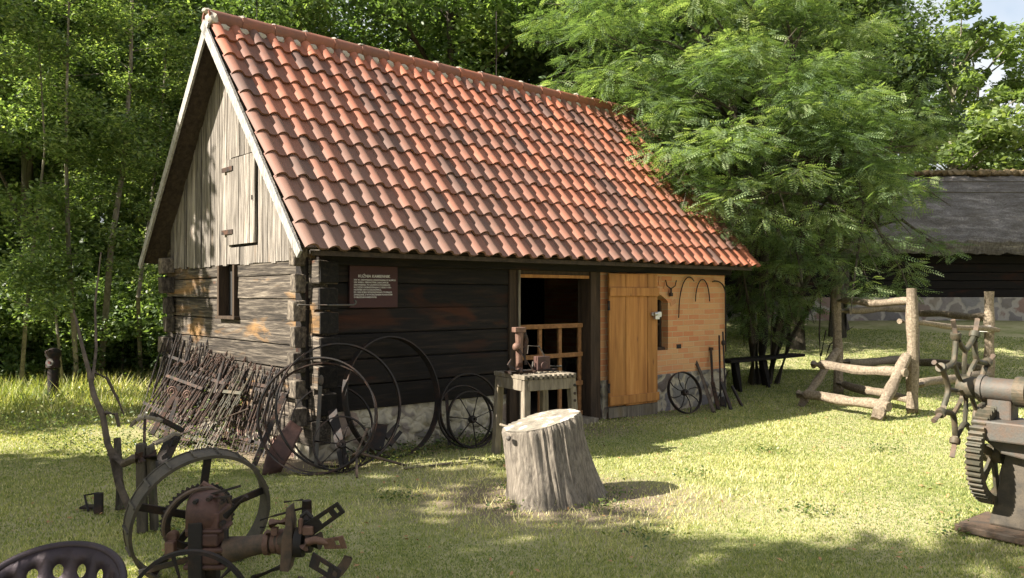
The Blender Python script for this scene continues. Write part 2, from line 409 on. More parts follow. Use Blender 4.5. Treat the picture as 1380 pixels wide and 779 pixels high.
def thatch_mat():
    m, t, p = new_mat('grey thatch'); v = mapv(t, (1, 1, .12)); n1 = nz(t, v, 22, 8, .7); n2 = nz(t, mapv(t), 1.3, 5)
    r = ramp(t, [(.3, (.09, .08, .072)), (.5, (.23, .205, .18)), (.75, (.40, .36, .31))]); t.links.new(n1, r.inputs[0])
    r3 = ramp(t, [(.42, (0, 0, 0)), (.62, (1, 1, 1))]); t.links.new(nz(t, mapv(t, (.5, 1, 1.6)), 2.6, 8, .75), r3.inputs[0])
    c = mixc(t, mth(t, 'MULTIPLY', r3.outputs[0], .75), r.outputs[0], (.085, .068, .048))
    t.links.new(c, p.inputs['Base Color']); p.inputs['Roughness'].default_value = .95; bump(t, p, mth(t, 'ADD', n1, r3.outputs[0]), 1, .08)
    return m
M['thatch'] = thatch_mat()
M['moss'] = plain('mossy ridge', (.12, .085, .04), .95, 0, .5, 12)

# building frame: local x = along the front, local y = back along the gable
BA = math.atan2(.6607, .7507); CX, CY = -2.01, 7.63
BM = Matrix.Translation((CX, CY, 0)) @ Matrix.Rotation(BA, 4, 'Z')
def bl(x, y, z=0): return BM @ Vector((x, y, z))
BI = BM.inverted()

# shade trees outside the frame: x, y, scale, turn
SHADE = [(-9.2, 1.5, 1, 0), (-12.5, -1.0, 1.1, 2.8), (-14.5, 7.5, .8, 1.0)]
SHADE2 = [(-9.8, 3.4, 1, 0), (-9.5, 9.35, 1.12, 4), (-13.5, 3.0, 1.05, 5), (-12.6, 3.9, .95, 3), (-11.5, 10.2, .9, 1), (-6.8, -.6, 1, 3)]
# ================================================================== GROUND
def axis_pts(lo, a, b, hi, fine, coarse):
    return np.concatenate([np.linspace(lo, a, coarse, endpoint=False), np.arange(a, b, fine), np.linspace(b, hi, coarse)])
gx = axis_pts(-300, -14, 24, 300, .25, 14); gy = axis_pts(-120, 0, 32, 420, .25, 14)
GX, GY = np.meshgrid(gx, gy, indexing='xy'); GZ = hgt(GX, GY)
nx, ny = len(gx), len(gy)
V = np.stack([GX.ravel(), GY.ravel(), GZ.ravel()], 1)
ii = np.arange(nx * ny).reshape(ny, nx)
F = np.stack([ii[:-1, :-1].ravel(), ii[:-1, 1:].ravel(), ii[1:, 1:].ravel(), ii[1:, :-1].ravel()], 1)
c_, s_ = math.cos(BA), math.sin(BA)
def soil_amount(X, Y):
    lx = (X - CX) * c_ + (Y - CY) * s_; ly = -(X - CX) * s_ + (Y - CY) * c_
    dx = np.maximum(np.maximum(-lx, lx - 7), 0); dy = np.maximum(np.maximum(-ly, ly - 3.9), 0)
    d = np.hypot(dx, dy)
    a = np.clip(1.0 - d / .75, 0, 1)
    a = np.maximum(a, np.clip(.85 - np.hypot((lx - 3.6) / 1.4, (ly + .3) / .8) * .5, 0, 1) * (ly < .5))   # the doorstep
    st = np.hypot((X - .35) / 1.2, (Y - 6.4) / .75)
    a = np.maximum(a, np.clip(1.05 - st * .5, 0, .75))
    a = np.maximum(a, np.clip(.55 - np.hypot((X + .6) / 1.6, (Y - 7.6) / .8) * .35, 0, .5))
    return a
raw_mesh('ground', V, F, M['ground'], soil_amount(V[:, 0], V[:, 1]))['kind'] = 'structure'

# ================================================================== SMITHY
sm = thing('smithy', 'small old forge building with dark log walls, orange brick end and red pantile roof', 'building', (CX, CY, 0), (0, 0, BA))
GX0, FY0 = 0.15, 0.05         # wall planes: gable at local x, front at local y
LEN, DEP = 6.97, 3.9
RY, RZ, EY, EZ = 1.9, 4.62, -.36, 2.02
def zroof(y): return EZ + (RZ - EZ) * (1 - abs(y - RY) / (RY - EY))
# plinth
b = MB(); b.bx(GX0 + .02, 2.72, FY0 + .03, .4, -.1, .45, .004); mesh_obj('plinth', b, M['stone_pale'], sm)
b = MB(); b.bx(4.24, LEN, FY0 - .03, .42, -.1, .50); b.bx(LEN - .35, LEN, .42, DEP, -.1, .5); mesh_obj('plinth', b, M['stone'], sm)
b = MB(); b.bx(GX0 + .04, .45, .4, DEP - .2, -.1, .17); mesh_obj('plinth', b, M['stone'], sm)
b = MB()                                                   # rubble face stones
for k in range(46):
    x = rnd.uniform(.5, 2.6) if k < 22 else rnd.uniform(4.4, 6.85); r_ = rnd.uniform(.04, .1)
    b = MB(); b.tint = rnd.random(); b.blob((x, FY0 - (.0 if k < 22 else .04) + .02, rnd.uniform(.06, .36)), r_, 2, .35, (1.4, .3, .8), k)
    mesh_obj('rubble_stone', b, M['stone'] if k >= 22 else M['stone_pale'], sm, smooth=True)
# log front wall
lh = .253; z0 = .45
b = MB()
for k in range(6):
    b.tint = rnd.uniform(.2, .9); o_ = rnd.uniform(-.012, .012)
    b.bx(.12, 2.70, FY0 + o_, .27, z0 + k * lh + .004, z0 + (k + 1) * lh - .005, .006)
b.tint = .3; b.bx(.12, 7.0, FY0 + .02, .25, 1.97, 2.09)
mesh_obj('front_log_wall', b, M['log_dark'], sm, bevel=.011)
b = MB(); b.bx(.2, 7.02, FY0 - .10, FY0 + .02, 1.885, 2.06); mesh_obj('wall_plate', b, M['log_dark'], sm, bevel=.012)
b = MB(); b.bx(.2, 2.66, FY0 + .05, .25, .44, 1.99); b.bx(GX0 + .06, GX0 + .16, .2, 1.66, .3, 1.98); b.bx(GX0 + .06, GX0 + .16, 2.2, 3.7, .3, 1.98)
b.bx(GX0 + .06, GX0 + .16, 1.66, 2.2, .3, 1.36); mesh_obj('wall_chinking', b, M['black'], sm)
# gable log wall, window gap
b = MB(); gl = .232; gz0 = .168
ytop = [gz0 + k * gl for k in range(8)]
for k in range(8):
    z = gz0 + k * gl; b.tint = rnd.uniform(.3, .8) + (.1 if k < 3 else 0); o_ = rnd.uniform(-.012, .012)
    st_y = rnd.uniform(-.05, .02); segs = [(st_y, 3.82)] if z + gl < 1.36 else [(st_y, 1.69), (2.17, 3.82)]
    for s0, s1 in segs: b.bx(GX0 + o_, .33, s0, s1, z + .004, z + gl - .005, .007)
mesh_obj('gable_log_wall', b, M['log_gable'], sm, bevel=.009)
# corner notching: both walls' logs run past each other
b = MB()
for k in range(7):
    z = z0 + k * lh - .12
    if z > 1.9: break
    b.tint = rnd.uniform(.25, .8); e = rnd.uniform(-.02, .03)
    b = MB(); b.tint = rnd.uniform(.1, .9); b.bx(.0 + e * .6, .15, .055, .175, z + rnd.uniform(.0, .03), z + lh - rnd.uniform(.03, .06), .010); mesh_obj('log_end', b, M['log_end'], sm, bevel=.016)
for k in range(7):
    z = z0 + k * lh - .12
    e = rnd.uniform(-.03, .04)
    b = MB(); b.tint = rnd.uniform(.1, .9); b.bx(.0 + e, .14, 3.66, 3.80, z + .02, z + lh - .03, .012); mesh_obj('log_end', b, M['log_end'], sm, bevel=.016)
ME = wood('shaded log end', [(.3, (.003, .0025, .002)), (.55, (.010, .008, .006)), (.8, (.035, .027, .02))], (1, .2, 1), 30)  # shade of the front-facing log ends put into a near-black colour
for k in range(7):
    for y0, y1 in ((-.11, .06), (3.78, 4.02)):
        z = z0 + k * lh + rnd.uniform(-.02, .02); e = rnd.uniform(-.04, .04); hh = lh * rnd.uniform(.76, .93)
        b = MB(); b.tint = rnd.uniform(.1, .9); b.bx(GX0 + .01, GX0 + .21, y0 + (e if y0 < 0 else 0), y1 + (0 if y0 < 0 else e), z, z + hh, .010); le = mesh_obj('log_end', b, M['log_gable'], sm, bevel=.012)
        if y0 < 0: b = MB(); b.bx(GX0 + .018, GX0 + .214, y0 + e - .012, y0 + e + .010, z + .004, z + hh - .004, .004); mesh_obj('shaded_end_grain', b, ME, le, bevel=.01)  # thin slab darkens the shaded front face, the sunlit side keeps the paler wood
# other walls
b = MB(); b.bx(.2, LEN, DEP - .25, DEP, 0, 2.4); mesh_obj('rear_wall', b, M['log_dark'], sm)
b = MB(); b.bx(LEN - .3, LEN, .30, DEP - .25, .5, 2.0); b.prism([(.3, 2.0), (DEP - .3, 2.0), (RY, RZ - .2)], Matrix(((0, .2, 0, LEN - .24), (1, 0, 0, 0), (0, 0, 1, 0), (0, 0, 0, 1))))
mesh_obj('end_wall', b, M['brick'], sm)
b = MB(); b.bx(.3, LEN - .2, .2, DEP - .2, -.05, .03); mesh_obj('floor', b, M['soil'], sm)
b = MB(); b.bx(.3, LEN - .3, .26, DEP - .25, 2.10, 2.14); mesh_obj('loft_boards', b, M['soffit'], sm)
# brick wall with arched window opening
b = MB(); wx0, wx1, wz0, wz1 = 5.12, 5.61, .83, 1.50; T0, T1 = FY0 - .005, .32
b.bx(4.22, wx0, T0, T1, .5, 1.89); b.bx(wx1, LEN, T0, T1, .5, 1.89); b.bx(wx0, wx1, T0, T1, .5, wz0)
arch = [(wx0, wz1)] + [(wx0 + (wx1 - wx0) * i / 10, wz1 + .11 * math.sin(math.pi * i / 10)) for i in range(1, 10)] + [(wx1, wz1), (wx1, 1.89), (wx0, 1.89)]
PM = Matrix(((1, 0, 0, 0), (0, T1 - T0, 0, T0), (0, 0, 1, 0), (0, 0, 0, 1)))
b.prism(arch[::-1], PM)
mesh_obj('brick_wall', b, M['brick'], sm)
b = MB()
for i in range(8):
    a0 = math.pi * (i + .5) / 8; cx_ = (wx0 + wx1) / 2 - math.cos(a0) * .30; cz_ = wz1 - .10 + math.sin(a0) * .33
    d = Vector((-math.cos(a0) * .5, 0, math.sin(a0))).normalized(); b.tint = rnd.random()
    b.beam(Vector((cx_, T0 + .02, cz_)) , Vector((cx_, T0 + .02, cz_)) + d * .12, .06, .055, up=(0, 1, 0))
mesh_obj('window_arch', b, plain('arch brick', (.46, .22, .10), .9, 0, .35, 8), sm)
wn = mesh_obj('window', MB().bx(wx0, wx1, .20, .22, wz0, wz1 + .12), M['black'], sm)
b = MB(); b.bx(wx0, wx0 + .04, .16, .2, wz0, wz1 + .05); b.bx(wx1 - .04, wx1, .16, .2, wz0, wz1 + .05); b.bx(wx0 + .23, wx0 + .26, .16, .2, wz0, wz1 + .1)
b.bx(wx0, wx1, .165, .195, 1.17, 1.2); b.bx(wx0, wx1, .10, .2, wz0, wz0 + .04); mesh_obj('frame', b, M['frame_dark'], wn)
b = MB(); b.bx(5.80, 5.90, T0 - .006, T0 + .03, .84, .90); mesh_obj('vent', b, M['iron'], sm)
# doorway
b = MB(); b.bx(2.66, 2.80, FY0 - .03, .24, 0, 1.92); b.bx(4.02, 4.20, FY0 - .03, .25, 0, 1.92); b.bx(2.8, 4.02, FY0 - .0, .2, 1.84, 1.90)
mesh_obj('door_frame', b, M['frame_dark'], sm, bevel=.006)
b = MB(); b.bx(2.82, 4.0, FY0 - .02, FY0 + .02, 1.80, 1.838); mesh_obj('lintel_strip', b, M['door_new'], sm)
b = MB(); b.bx(2.80, 4.04, -.1, .22, -.03, .06, .004); mesh_obj('threshold', b, M['bench_wood'], sm, bevel=.008)
b = MB(); b.tube([(2.79, FY0 - .06, .1), (2.785, FY0 - .055, 1.0), (2.78, FY0 - .06, 1.90)], .016, 8); mesh_obj('lit_frame_edge', b, M['bench_wood'], sm, smooth=True)  # pale rod added to draw the sunlit edge of the door frame
g = mesh_obj('lattice_gate', (lambda q: [q.bx(xx, xx + .055, FY0 + .10, FY0 + .13, .08, 1.24) for xx in (2.84, 3.24, 3.58, 3.93)] and q)(MB()), M['lattice'], sm, bevel=.004)
for zz in (.08, .46, .82, 1.185): b = MB(); b.bx(2.84, 3.985, FY0 + .075, FY0 + .102, zz, zz + .055); mesh_obj('cross_rail', b, M['lattice'], g, bevel=.004)
# open door leaf lying back against the brick wall
M_leaf = Matrix.Translation((4.27, FY0 - .10, 0)) @ Matrix.Rotation(R(-4), 4, 'Z')
b = MB(); xs = [0, .30, .70, .90]
for i in range(3):
    b.tint = (.5, .75, .45)[i]; b.bx(xs[i] + .004, xs[i + 1] - .004, -.015, .015, .16 if i else .17, 1.87)
leaf = mesh_obj('door', b.xf(M_leaf), M['door_new'], sm, bevel=.004)
for a_, b_, c_t in ((.19, .30, .45), (1.58, 1.69, .6)):
    b = MB(); b.tint = c_t; b.bx(-.01, .90, -.045, -.017, a_, b_); mesh_obj('batten', b.xf(M_leaf), M['door_new'], leaf, bevel=.005)
b = MB(); b.tint = .35; b.bx(0, .32, -.012, .014, .02, .155); b.tint = .25; b.bx(.325, .9, -.012, .014, .0, .155); mesh_obj('kick_board', b.xf(M_leaf), M['bench_wood'], leaf, bevel=.004)
b = MB(); b.bx(.76, .87, -.055, -.018, 1.32, 1.36); b.bx(.80, .88, -.07, -.02, 1.27, 1.345); b.lathe([(.012, -.03), (.025, -.03), (.025, .03), (.012, .03)], (.80, -.07, 1.345), (1, 0, 0), 12); b.bx(.87, .94, -.05, -.02, 1.30, 1.37)
mesh_obj('lock', b.xf(M_leaf), M['zinc'], leaf, bevel=.004)
b = MB(); b.tube([(-.02, -.03, .35), (-.02, -.03, .47)], .018); mesh_obj('hinge', b.xf(M_leaf), M['iron'], leaf); b = MB(); b.tube([(-.02, -.03, 1.40), (-.02, -.03, 1.52)], .018); mesh_obj('hinge', b.xf(M_leaf), M['iron'], leaf)
# gable boarding
b = MB(); y = .12; PX = GX0 - .03
while y < 3.74:
    wd = rnd.uniform(.075, .135); y1 = min(y + wd, 3.76)
    zt = min(zroof(y), zroof(y1)) - .10; zb = 1.93 + rnd.uniform(-.012, .012)
    zt0, zt1 = zroof(y) - .08, zroof(y1) - .08
    b.tint = min(1, max(0, rnd.gauss(.5, .22)))
    o_ = rnd.uniform(0, .012)
    in_h = y1 > 1.17 and y < 1.90
    pcs = [(zb, 2.12), (3.12, None)] if in_h and y > 1.12 and y1 < 1.95 else [(zb, None)]
    for q0, q1 in pcs:
        t0_, t1_ = (zt0, zt1) if q1 is None else (q1, q1)
        yy0, yy1 = y + .003, y1 - .003
        vs = [(PX + o_, yy0, q0), (PX + o_, yy1, q0), (PX + o_, yy1, t1_), (PX + o_, yy0, t0_)]
        vs += [(PX + o_ + .025, p_[1], p_[2]) for p_ in vs]
        b.add(vs, [(0, 1, 2, 3), (7, 6, 5, 4), (0, 4, 5, 1), (1, 5, 6, 2), (2, 6, 7, 3), (3, 7, 4, 0)])
    y = y1
mesh_obj('gable_boards', b, M['plank_grey'], sm)
b = MB(); b.prism([(.15, 1.95), (3.7, 1.95), (RY, RZ - .16)], Matrix(((0, .02, 0, GX0 + .012), (1, 0, 0, 0), (0, 0, 1, 0), (0, 0, 0, 1)))); mesh_obj('gable_lining', b, M['black'], sm)
b = MB(); ys = [1.17, 1.30, 1.43, 1.58, 1.74, 1.90]
for i in range(5):
    b.tint = rnd.uniform(.45, .85); b.bx(PX - .016 - (i % 2) * .004, PX + .01, ys[i] + .003, ys[i + 1] - .003, 2.15, 3.10)
ht = mesh_obj('hatch', b, M['plank_grey'], sm)
b = MB(); b.bx(PX - .03, PX - .018, 1.72, 2.02, 2.97, 3.02); mesh_obj('hinge', b, M['iron_rust'], ht); b = MB(); b.bx(PX - .03, PX - .018, 1.72, 2.02, 2.27, 2.32); mesh_obj('hinge', b, M['iron_rust'], ht)
b = MB(); b.bx(PX - .032, PX - .024, 1.205, 1.22, 2.60, 2.65); mesh_obj('latch', b, M['iron'], ht)
# small gable window
w1 = mesh_obj('window', MB().bx(GX0 + .07, GX0 + .09, 1.69, 2.17, 1.37, 1.93), M['black'], sm)
b = MB(); b.bx(GX0 - .05, GX0 + .07, 1.69, 1.74, 1.36, 1.93); b.bx(GX0 - .05, GX0 + .07, 2.12, 2.17, 1.36, 1.93); b.bx(GX0 - .06, GX0 + .07, 1.66, 2.2, 1.325, 1.36); b.bx(GX0 - .0, GX0 + .06, 1.80, 1.83, 1.36, 1.93)
mesh_obj('frame', b, M['frame_dark'], w1, bevel=.004)
# roof deck (keeps the inside dark), tiles, ridge, barge boards
RX0, RX1 = -.12, 7.2
def slope(side, y, off=0.0):    # side -1 front, +1 back ; y distance from ridge measured horizontally; off normal
    n = Vector((0, side * math.sin(PIT), math.cos(PIT)))
    p = Vector((0, RY + side * y, RZ - y * math.tan(PIT)))
    return p + n * off
PIT = math.atan2(RZ - EZ, RY - EY); HL = RY - EY
b = MB()
for s in (-1, 1):
    vs = []
    for x in (RX0 + .02, RX1 - .02):
        for yy, of in ((0.0, -.025), (HL - .02, -.025), (HL - .02, -.05), (0.0, -.05)):
            p = slope(s, yy, of); vs.append((x, p.y, p.z))
    b.add(vs, [(0, 1, 2, 3), (7, 6, 5, 4), (0, 4, 5, 1), (1, 5, 6, 2), (2, 6, 7, 3), (3, 7, 4, 0)])
mesh_obj('roof_deck', b, M['soffit'], sm)
for k in range(9):
    x = .28 + k * .84
    for s in (-1, 1):
        b = MB()
        p0, p1 = slope(s, .05, -.10), slope(s, HL - .04, -.10)
        b.beam((x, p0.y, p0.z), (x, p1.y, p1.z), .09, .09, up=(1, 0, 0)); mesh_obj('rafter', b, M['soffit'], sm)
TW, NR = .2153, 11; NC = int(round((RX1 - RX0) / TW)); RL = HL / math.cos(PIT); TL = RL / NR
def prof(u):                  # pantile S-section, 0..1 across
    return .046 * math.sin(math.pi * u / .58) ** .8 - .004 if 0 < u < .58 else (-.004 - .010 * math.sin(math.pi * (u - .58) / .42) if u < .93 else -.004 + (u - .93) * .12)
NS = 16
tiles = MB()
for s in (-1, 1):
    nrm = Vector((0, s * math.sin(PIT), math.cos(PIT))); dn = Vector((0, s * math.cos(PIT), -math.sin(PIT))); top = Vector((0, RY, RZ))
    for r_ in range(NR):
        for c in range(NC):
            tiles.tint = min(1, max(0, rnd.gauss(.5, .27) + (.25 if rnd.random() < .08 else 0)))
            x0 = RX0 + c * TW + rnd.uniform(-.004, .004); dr = rnd.uniform(-.008, .008); lift = rnd.uniform(-.002, .004); rot = rnd.uniform(-.006, .006)
            vs = []; rows = [(r_ * TL + dr, .002), ((r_ + .5) * TL + dr, .017), ((r_ + 1) * TL + .035 + dr, .034), ((r_ + 1) * TL + .030 + dr, .008)]
            for d_, of in rows:
                for i in range(NS + 1):
                    u = i / NS; x = x0 + u * (TW + .018)
                    p = top + dn * (d_ + rot * (u - .5)) + nrm * (prof(u) + of + lift + .012)
                    vs.append((x, p.y, p.z))
            fs = []; n1 = NS + 1
            for a in range(3):
                for i in range(NS): fs.append((a * n1 + i, a * n1 + i + 1, (a + 1) * n1 + i + 1, (a + 1) * n1 + i))
            tiles.add(vs, fs)
rt = mesh_obj('roof_tiles', tiles, M['tile'], sm, smooth=True, auto=50)
nrt = 19; pl = (RX1 - RX0) / nrt
for k in range(nrt):
    b = MB(); x = RX0 + k * pl; b.tint = rnd.uniform(.2, .7); zz = RZ + .015 + rnd.uniform(-.006, .006)
    b.lathe([(.085, 0), (.108, 0), (.098, pl + .05), (.078, pl + .05)], (x - .02, RY, zz), (1, 0, 0), 16, closed=True)
    mesh_obj('ridge_tile', b, M['tile'], sm, smooth=True)
for k in range(nrt + 1):
    x = RX0 + k * pl + rnd.uniform(-.01, .01)
    b = MB(); b.blob((x, RY - .01, RZ + .10), rnd.uniform(.035, .05), 2, .5, (1.1, 1.4, .65), k)
    if k == 0: b.blob((RX0 + .03, RY - .05, RZ - .0), .095, 2, .4, (.7, 1, .9), 99)
    mesh_obj('ridge_mortar', b, M['mortar'], sm, smooth=True)
for k in range(NC):
    x = RX0 + (k + .68) * TW
    b = MB(); b.blob((x, RY - .10, RZ - .075), .05, 2, .5, (1.3, .5, .8), k + 40); mesh_obj('mortar_filling', b, M['mortar'], sm, smooth=True)
for s, mt in ((-1, 'barge'), (1, 'barge')):
    b = MB(); p0, p1 = slope(s, -.02, -.045), slope(s, HL + .02, -.045)
    b.beam((RX0 - .02, p0.y, p0.z), (RX0 - .02, p1.y, p1.z), .035, .10, up=(1, 0, 0)) if False else None
    n = Vector((0, s * math.sin(PIT), math.cos(PIT)))
    vs = []
    for xx in (RX0 - .035, RX0 - .008):
        for p, of in ((p0, .03), (p1, .03), (p1, -.06), (p0, -.085)):
            q = p + n * of; vs.append((xx, q.y, q.z))
    b.add(vs, [(0, 1, 2, 3), (7, 6, 5, 4), (0, 4, 5, 1), (1, 5, 6, 2), (2, 6, 7, 3), (3, 7, 4, 0)])
    mesh_obj('barge_board', b, M[mt], sm, bevel=.003)
b = MB(); b.bx(.0, 7.1, -.34, -.29, 1.955, 2.0); mesh_obj('eave_batten', b, M['soffit'], sm)
for x_, h_ in ((.45, .75), (4.05, 1.05)): b = MB(); b.tube([(x_, RY, RZ + .05), (x_, RY, RZ + h_)], .007, 6); mesh_obj('lightning_rod', b, M['iron'], sm)
# iron tie hook at the corner
b = MB(); b.tube([bl(-.06, -.14, 1.505), bl(.25, -.145, 1.50), bl(.52, -.14, 1.50), bl(.545, -.14, 1.515), bl(.55, -.14, 1.535), bl(.53, -.14, 1.54)], .010, 8)
hk = mesh_obj('wall_hook', b, M['iron_grey'], loc=bl(.2, -.13, 1.5), smooth=True); tag(hk, 'thin grey iron hook bar fixed across the log corner beside the sign', 'hook')

# sign
sg = thing('information_sign', 'maroon information board with white lettering on the dark log wall', 'sign', bl(.85, FY0 - .02, 1.47), (0, 0, BA))
b = MB(); b.bx(-.28, .28, -.012, .012, 0, .42); mesh_obj('sign_board', b, M['signboard'], sg, bevel=.003)
def text_mesh(body, size, x, z, align='LEFT'):
    cu = bpy.data.curves.new('t', 'FONT'); cu.body = body; cu.size = size; cu.align_x = align; cu.extrude = .0008; cu.offset = size * .018
    o = bpy.data.objects.new('t', cu); C.objects.link(o)
    dg = bpy.context.evaluated_depsgraph_get(); me = o.evaluated_get(dg).to_mesh()
    b.add([Vector((v.co.x + x, -.0145 - v.co.z, v.co.y + z)) for v in me.vertices], [list(p.vertices) for p in me.polygons])
    o.evaluated_get(dg).to_mesh_clear(); C.objects.unlink(o); bpy.data.objects.remove(o); bpy.data.curves.remove(cu)
b = MB(); text_mesh('KUŹNIA KAMIENNIK', .040, 0, .300, 'CENTER')
for i, ln in enumerate(['XIX W. DREWNIANA ZBUDOWANA W KOŃCU', 'XIX WIEKU. PIERWOTNIE CAŁKOWICIE', 'DREWNIANA. PO LICZNYCH POŻARACH', 'W CZĘŚCI ODBUDOWANA Z CEGŁY I PO-', 'NOWNIE KRYTA DACHÓWKĄ.', 'PO 1945 ROKU WYKONYWANO TU PRACE', 'ZWIĄZANE Z WYPOSAŻENIEM POWIATÓW', 'W MUZEUM KAMIENNYM.']):
    text_mesh(ln, .0225, -.235, .268 - i * .0245)
mesh_obj('lettering', b, M['lettering'], sg)

# hoops and tools hung on the brick wall
def hung(name, pts, r, label, cat, mat='iron', group=None, base=None):
    b = MB(); b.tube(pts, r, 8); o = mesh_obj(name, b, M[mat], loc=base or pts[0], smooth=True); return tag(o, label, cat, group)
def arc(cx, cz, rx, rz, a0, a1, y, n=14): return [bl(cx + rx * math.cos(R(a0 + (a1 - a0) * i / n)), y, cz + rz * math.sin(R(a0 + (a1 - a0) * i / n))) for i in range(n + 1)]
hung('bent_iron_hoop', arc(6.02, 1.36, .22, .50, 190, 70, FY0 - .04)[0:1] + arc(6.05, 1.35, .24, .50, 180, 62, FY0 - .04), .008, 'left and widest bent iron hoop hanging under the eave on the brick wall', 'hoop', group='iron hoops hung on the brick wall')
hung('bent_iron_hoop', arc(6.36, 1.5, .17, .32, 180, 0, FY0 - .045), .008, 'middle narrow iron hoop hanging open end down on the brick wall', 'hoop', group='iron hoops hung on the brick wall')
hung('bent_iron_hoop', arc(6.68, 1.62, .24, .18, 110, 0, FY0 - .05) + [bl(6.93, FY0 - .05, 1.2), bl(6.93, FY0 - .05, .75)], .010, 'right iron hoop running down the brick corner as a rod', 'hoop', group='iron hoops hung on the brick wall')
t = thing('iron_bell_hook', 'small iron ring and clapper hanging on the brick wall above the window', 'hanging hook', bl(5.62, FY0 - .03, 1.62), (0, 0, BA))
b = MB(); b.tube([(-.12, -.02, .18), (-.09, -.02, .1), (0, -.02, .06), (.09, -.02, .1), (.12, -.02, .18)], .008); mesh_obj('ring', b, M['iron'], t, smooth=True)
b = MB(); b.tube([(0, -.02, .07), (0, -.02, -.01)], .018, 8); b.box((0, -.02, -.02), (.05, .03, .05)); mesh_obj('clapper', b, M['iron'], t)

# ================================================================== WHEELS AND HOOPS
def hoop(label, px, py, Rr, psi, lean, wd=.045, th=.012, mat='iron', z=0.0, name='iron_hoop', group='iron hoops leaning on the smithy corner', d=0):
    g = gnd(px, py); t = Vector((g.x, g.y, z))
    b = MB(); b.ring((0, 0, Rr), (0, 1, 0), Rr, Rr - th, wd, 56)
    o = mesh_obj(name, b, M[mat], smooth=True, auto=30); o.location = t; o.rotation_euler = (R(lean), 0, R(psi))
    return tag(o, label, 'hoop', group)
def wheel(label, loc, Rr, psi, lean, wd=.04, th=.012, ns=6, hub=.04, hl=.08, sr=.009, mat='iron', name='spoked_wheel', group=None, flat=False, curved=False, rad_off=0):
    t = thing(name, label, 'wheel', loc, (R(lean), 0, R(psi)), group)
    b = MB(); b.ring((0, 0, Rr), (0, 1, 0), Rr, Rr - th, wd, 56); mesh_obj('rim', b, M[mat], t, smooth=True, auto=30)
    b = MB(); b.lathe([(.012, -hl / 2), (hub * .8, -hl / 2), (hub, -hl / 4), (hub, hl / 4), (hub * .8, hl / 2), (.012, hl / 2)], (0, 0, Rr), (0, 1, 0), 20); mesh_obj('hub', b, M[mat], t, smooth=True)
    for k in range(ns):
        a = 2 * math.pi * (k + .3) / ns; d = Vector((math.cos(a), 0, math.sin(a))); e = Vector((-d.z, 0, d.x))
        b = MB(); c0 = Vector((0, 0, Rr))
        if curved: b.tube([c0 + d * hub * .7, c0 + d * (Rr * .4) + e * .02, c0 + d * (Rr * .75) + e * .01, c0 + d * (Rr - th) - e * .03], sr, 7)
        else: b.tube([c0 + d * hub * .7, c0 + d * (Rr - th)], sr, 7)
        mesh_obj('spoke', b, M[mat], t, smooth=True)
    return t
hoop('largest hoop, standing alone before the log wall with its left edge sunlit', 540, 616, .60, 49, -10, .075, .014)
hoop('broad hoop in front of the corner posts, sunlit along its upper left', 463, 634, .585, 27, -12, .055, .014)
hoop('leftmost iron hoop, lowest of the cluster beside the iron fence pile', 424, 640, .53, 4, -15, .06, .013)
hoop('thin rusty hoop nested just inside the leftmost one', 432, 638, .505, 8, -17, .04, .012, mat='iron_rust')
hoop('small hoop showing low behind the broad one at the corner', 450, 629, .385, 20, -18, .045)
hoop('dark hoop standing behind the spoked wheels near the doorway', 638, 601, .385, 38, -9, .04, group='iron hoops near the doorway')
hoop('second dark hoop close against the plinth near the doorway', 633, 603, .33, 36, -15, .03, group='iron hoops near the doorway')
g = gnd(462, 637); wheel('dark spoked wheel low among the hoops at the log corner', (g.x, g.y, 0), .255, 22, -14, ns=7)
g = gnd(641, 604); wheel('dark thin spoked wheel leaning by the doorway workbench', (g.x, g.y, 0), .30, 36, -12, ns=7, sr=.008)
g = gnd(928, 557); wheel('spoked wheel with curved spokes leaning on the brick end plinth', (g.x, g.y, 0), .285, 30, -16, .05, .010, 8, .045, .08, .008, curved=True)
# upright flat bars, rods, plates in the cluster
def bar(name, a, b_, w_, h_, label, cat, mat='iron', up=(0, 1, 0), group=None):
    q = MB(); q.beam(a, b_, w_, h_, up); base = a if Vector(a).z < Vector(b_).z else b_
    return tag(mesh_obj(name, q, M[mat], loc=base, bevel=.002), label, cat, group)
def onwall(px, py, off=.12):      # point on a plane in front of the front wall
    ox, oy = CX + .6607 * off, CY - .7507 * off; r_ = (px - HX) / FPX; t_ = (r_ * oy - ox) / (.7507 - .6607 * r_); d = oy + .6607 * t_
    return Vector(((px - HX) / FPX * d, d, EYE - (py - HY) * d / FPX))
t = thing('iron_spade_bar', 'tall flat iron bar with rounded head standing at the log corner', 'iron bar', (at(426, 634, 7.5).x, 7.5, 0))
b = MB(); b.beam(at(426, 628, 7.5), at(432, 520, 7.62), .035, .012, (0, 1, 0)); wpart('shaft', b, M['iron_grey'], t)
b = MB(); b.blob(at(433, 512, 7.63), .035, 2, .05, (.75, .25, 1.4)); wpart('head', b, M['iron_grey'], t, smooth=True)
bar('rusty_flat_bar', (at(342, 618, 7.6).x, 7.6, .0), at(384, 530, 7.95), .05, .015, 'broad rusty bar leaning on the gable corner beside the hoops', 'iron bar', 'iron_rust')
bar('iron_strap', onwall(465, 628, .5), onwall(448, 552, .14), .09, .012, 'dark broad iron strap leaning on the pale plinth', 'iron strap')
bar('iron_strap', onwall(606, 600, .28), onwall(601, 520, .08), .035, .015, 'dark upright iron strap standing left of the spoked wheels', 'iron strap')
b = MB(); pts = []
for i in range(9):
    for j in range(7):
        u = i / 8 - .5; v_ = j / 6; pts.append(at(366, 640, 7.3) + Vector((u * .20 * (1 - .75 * abs(v_ - .45)) + .16 * v_ ** 1.5, .25 * v_ + .12 * u * (1 - v_), v_ * .40 * (1 - .2 * u))))
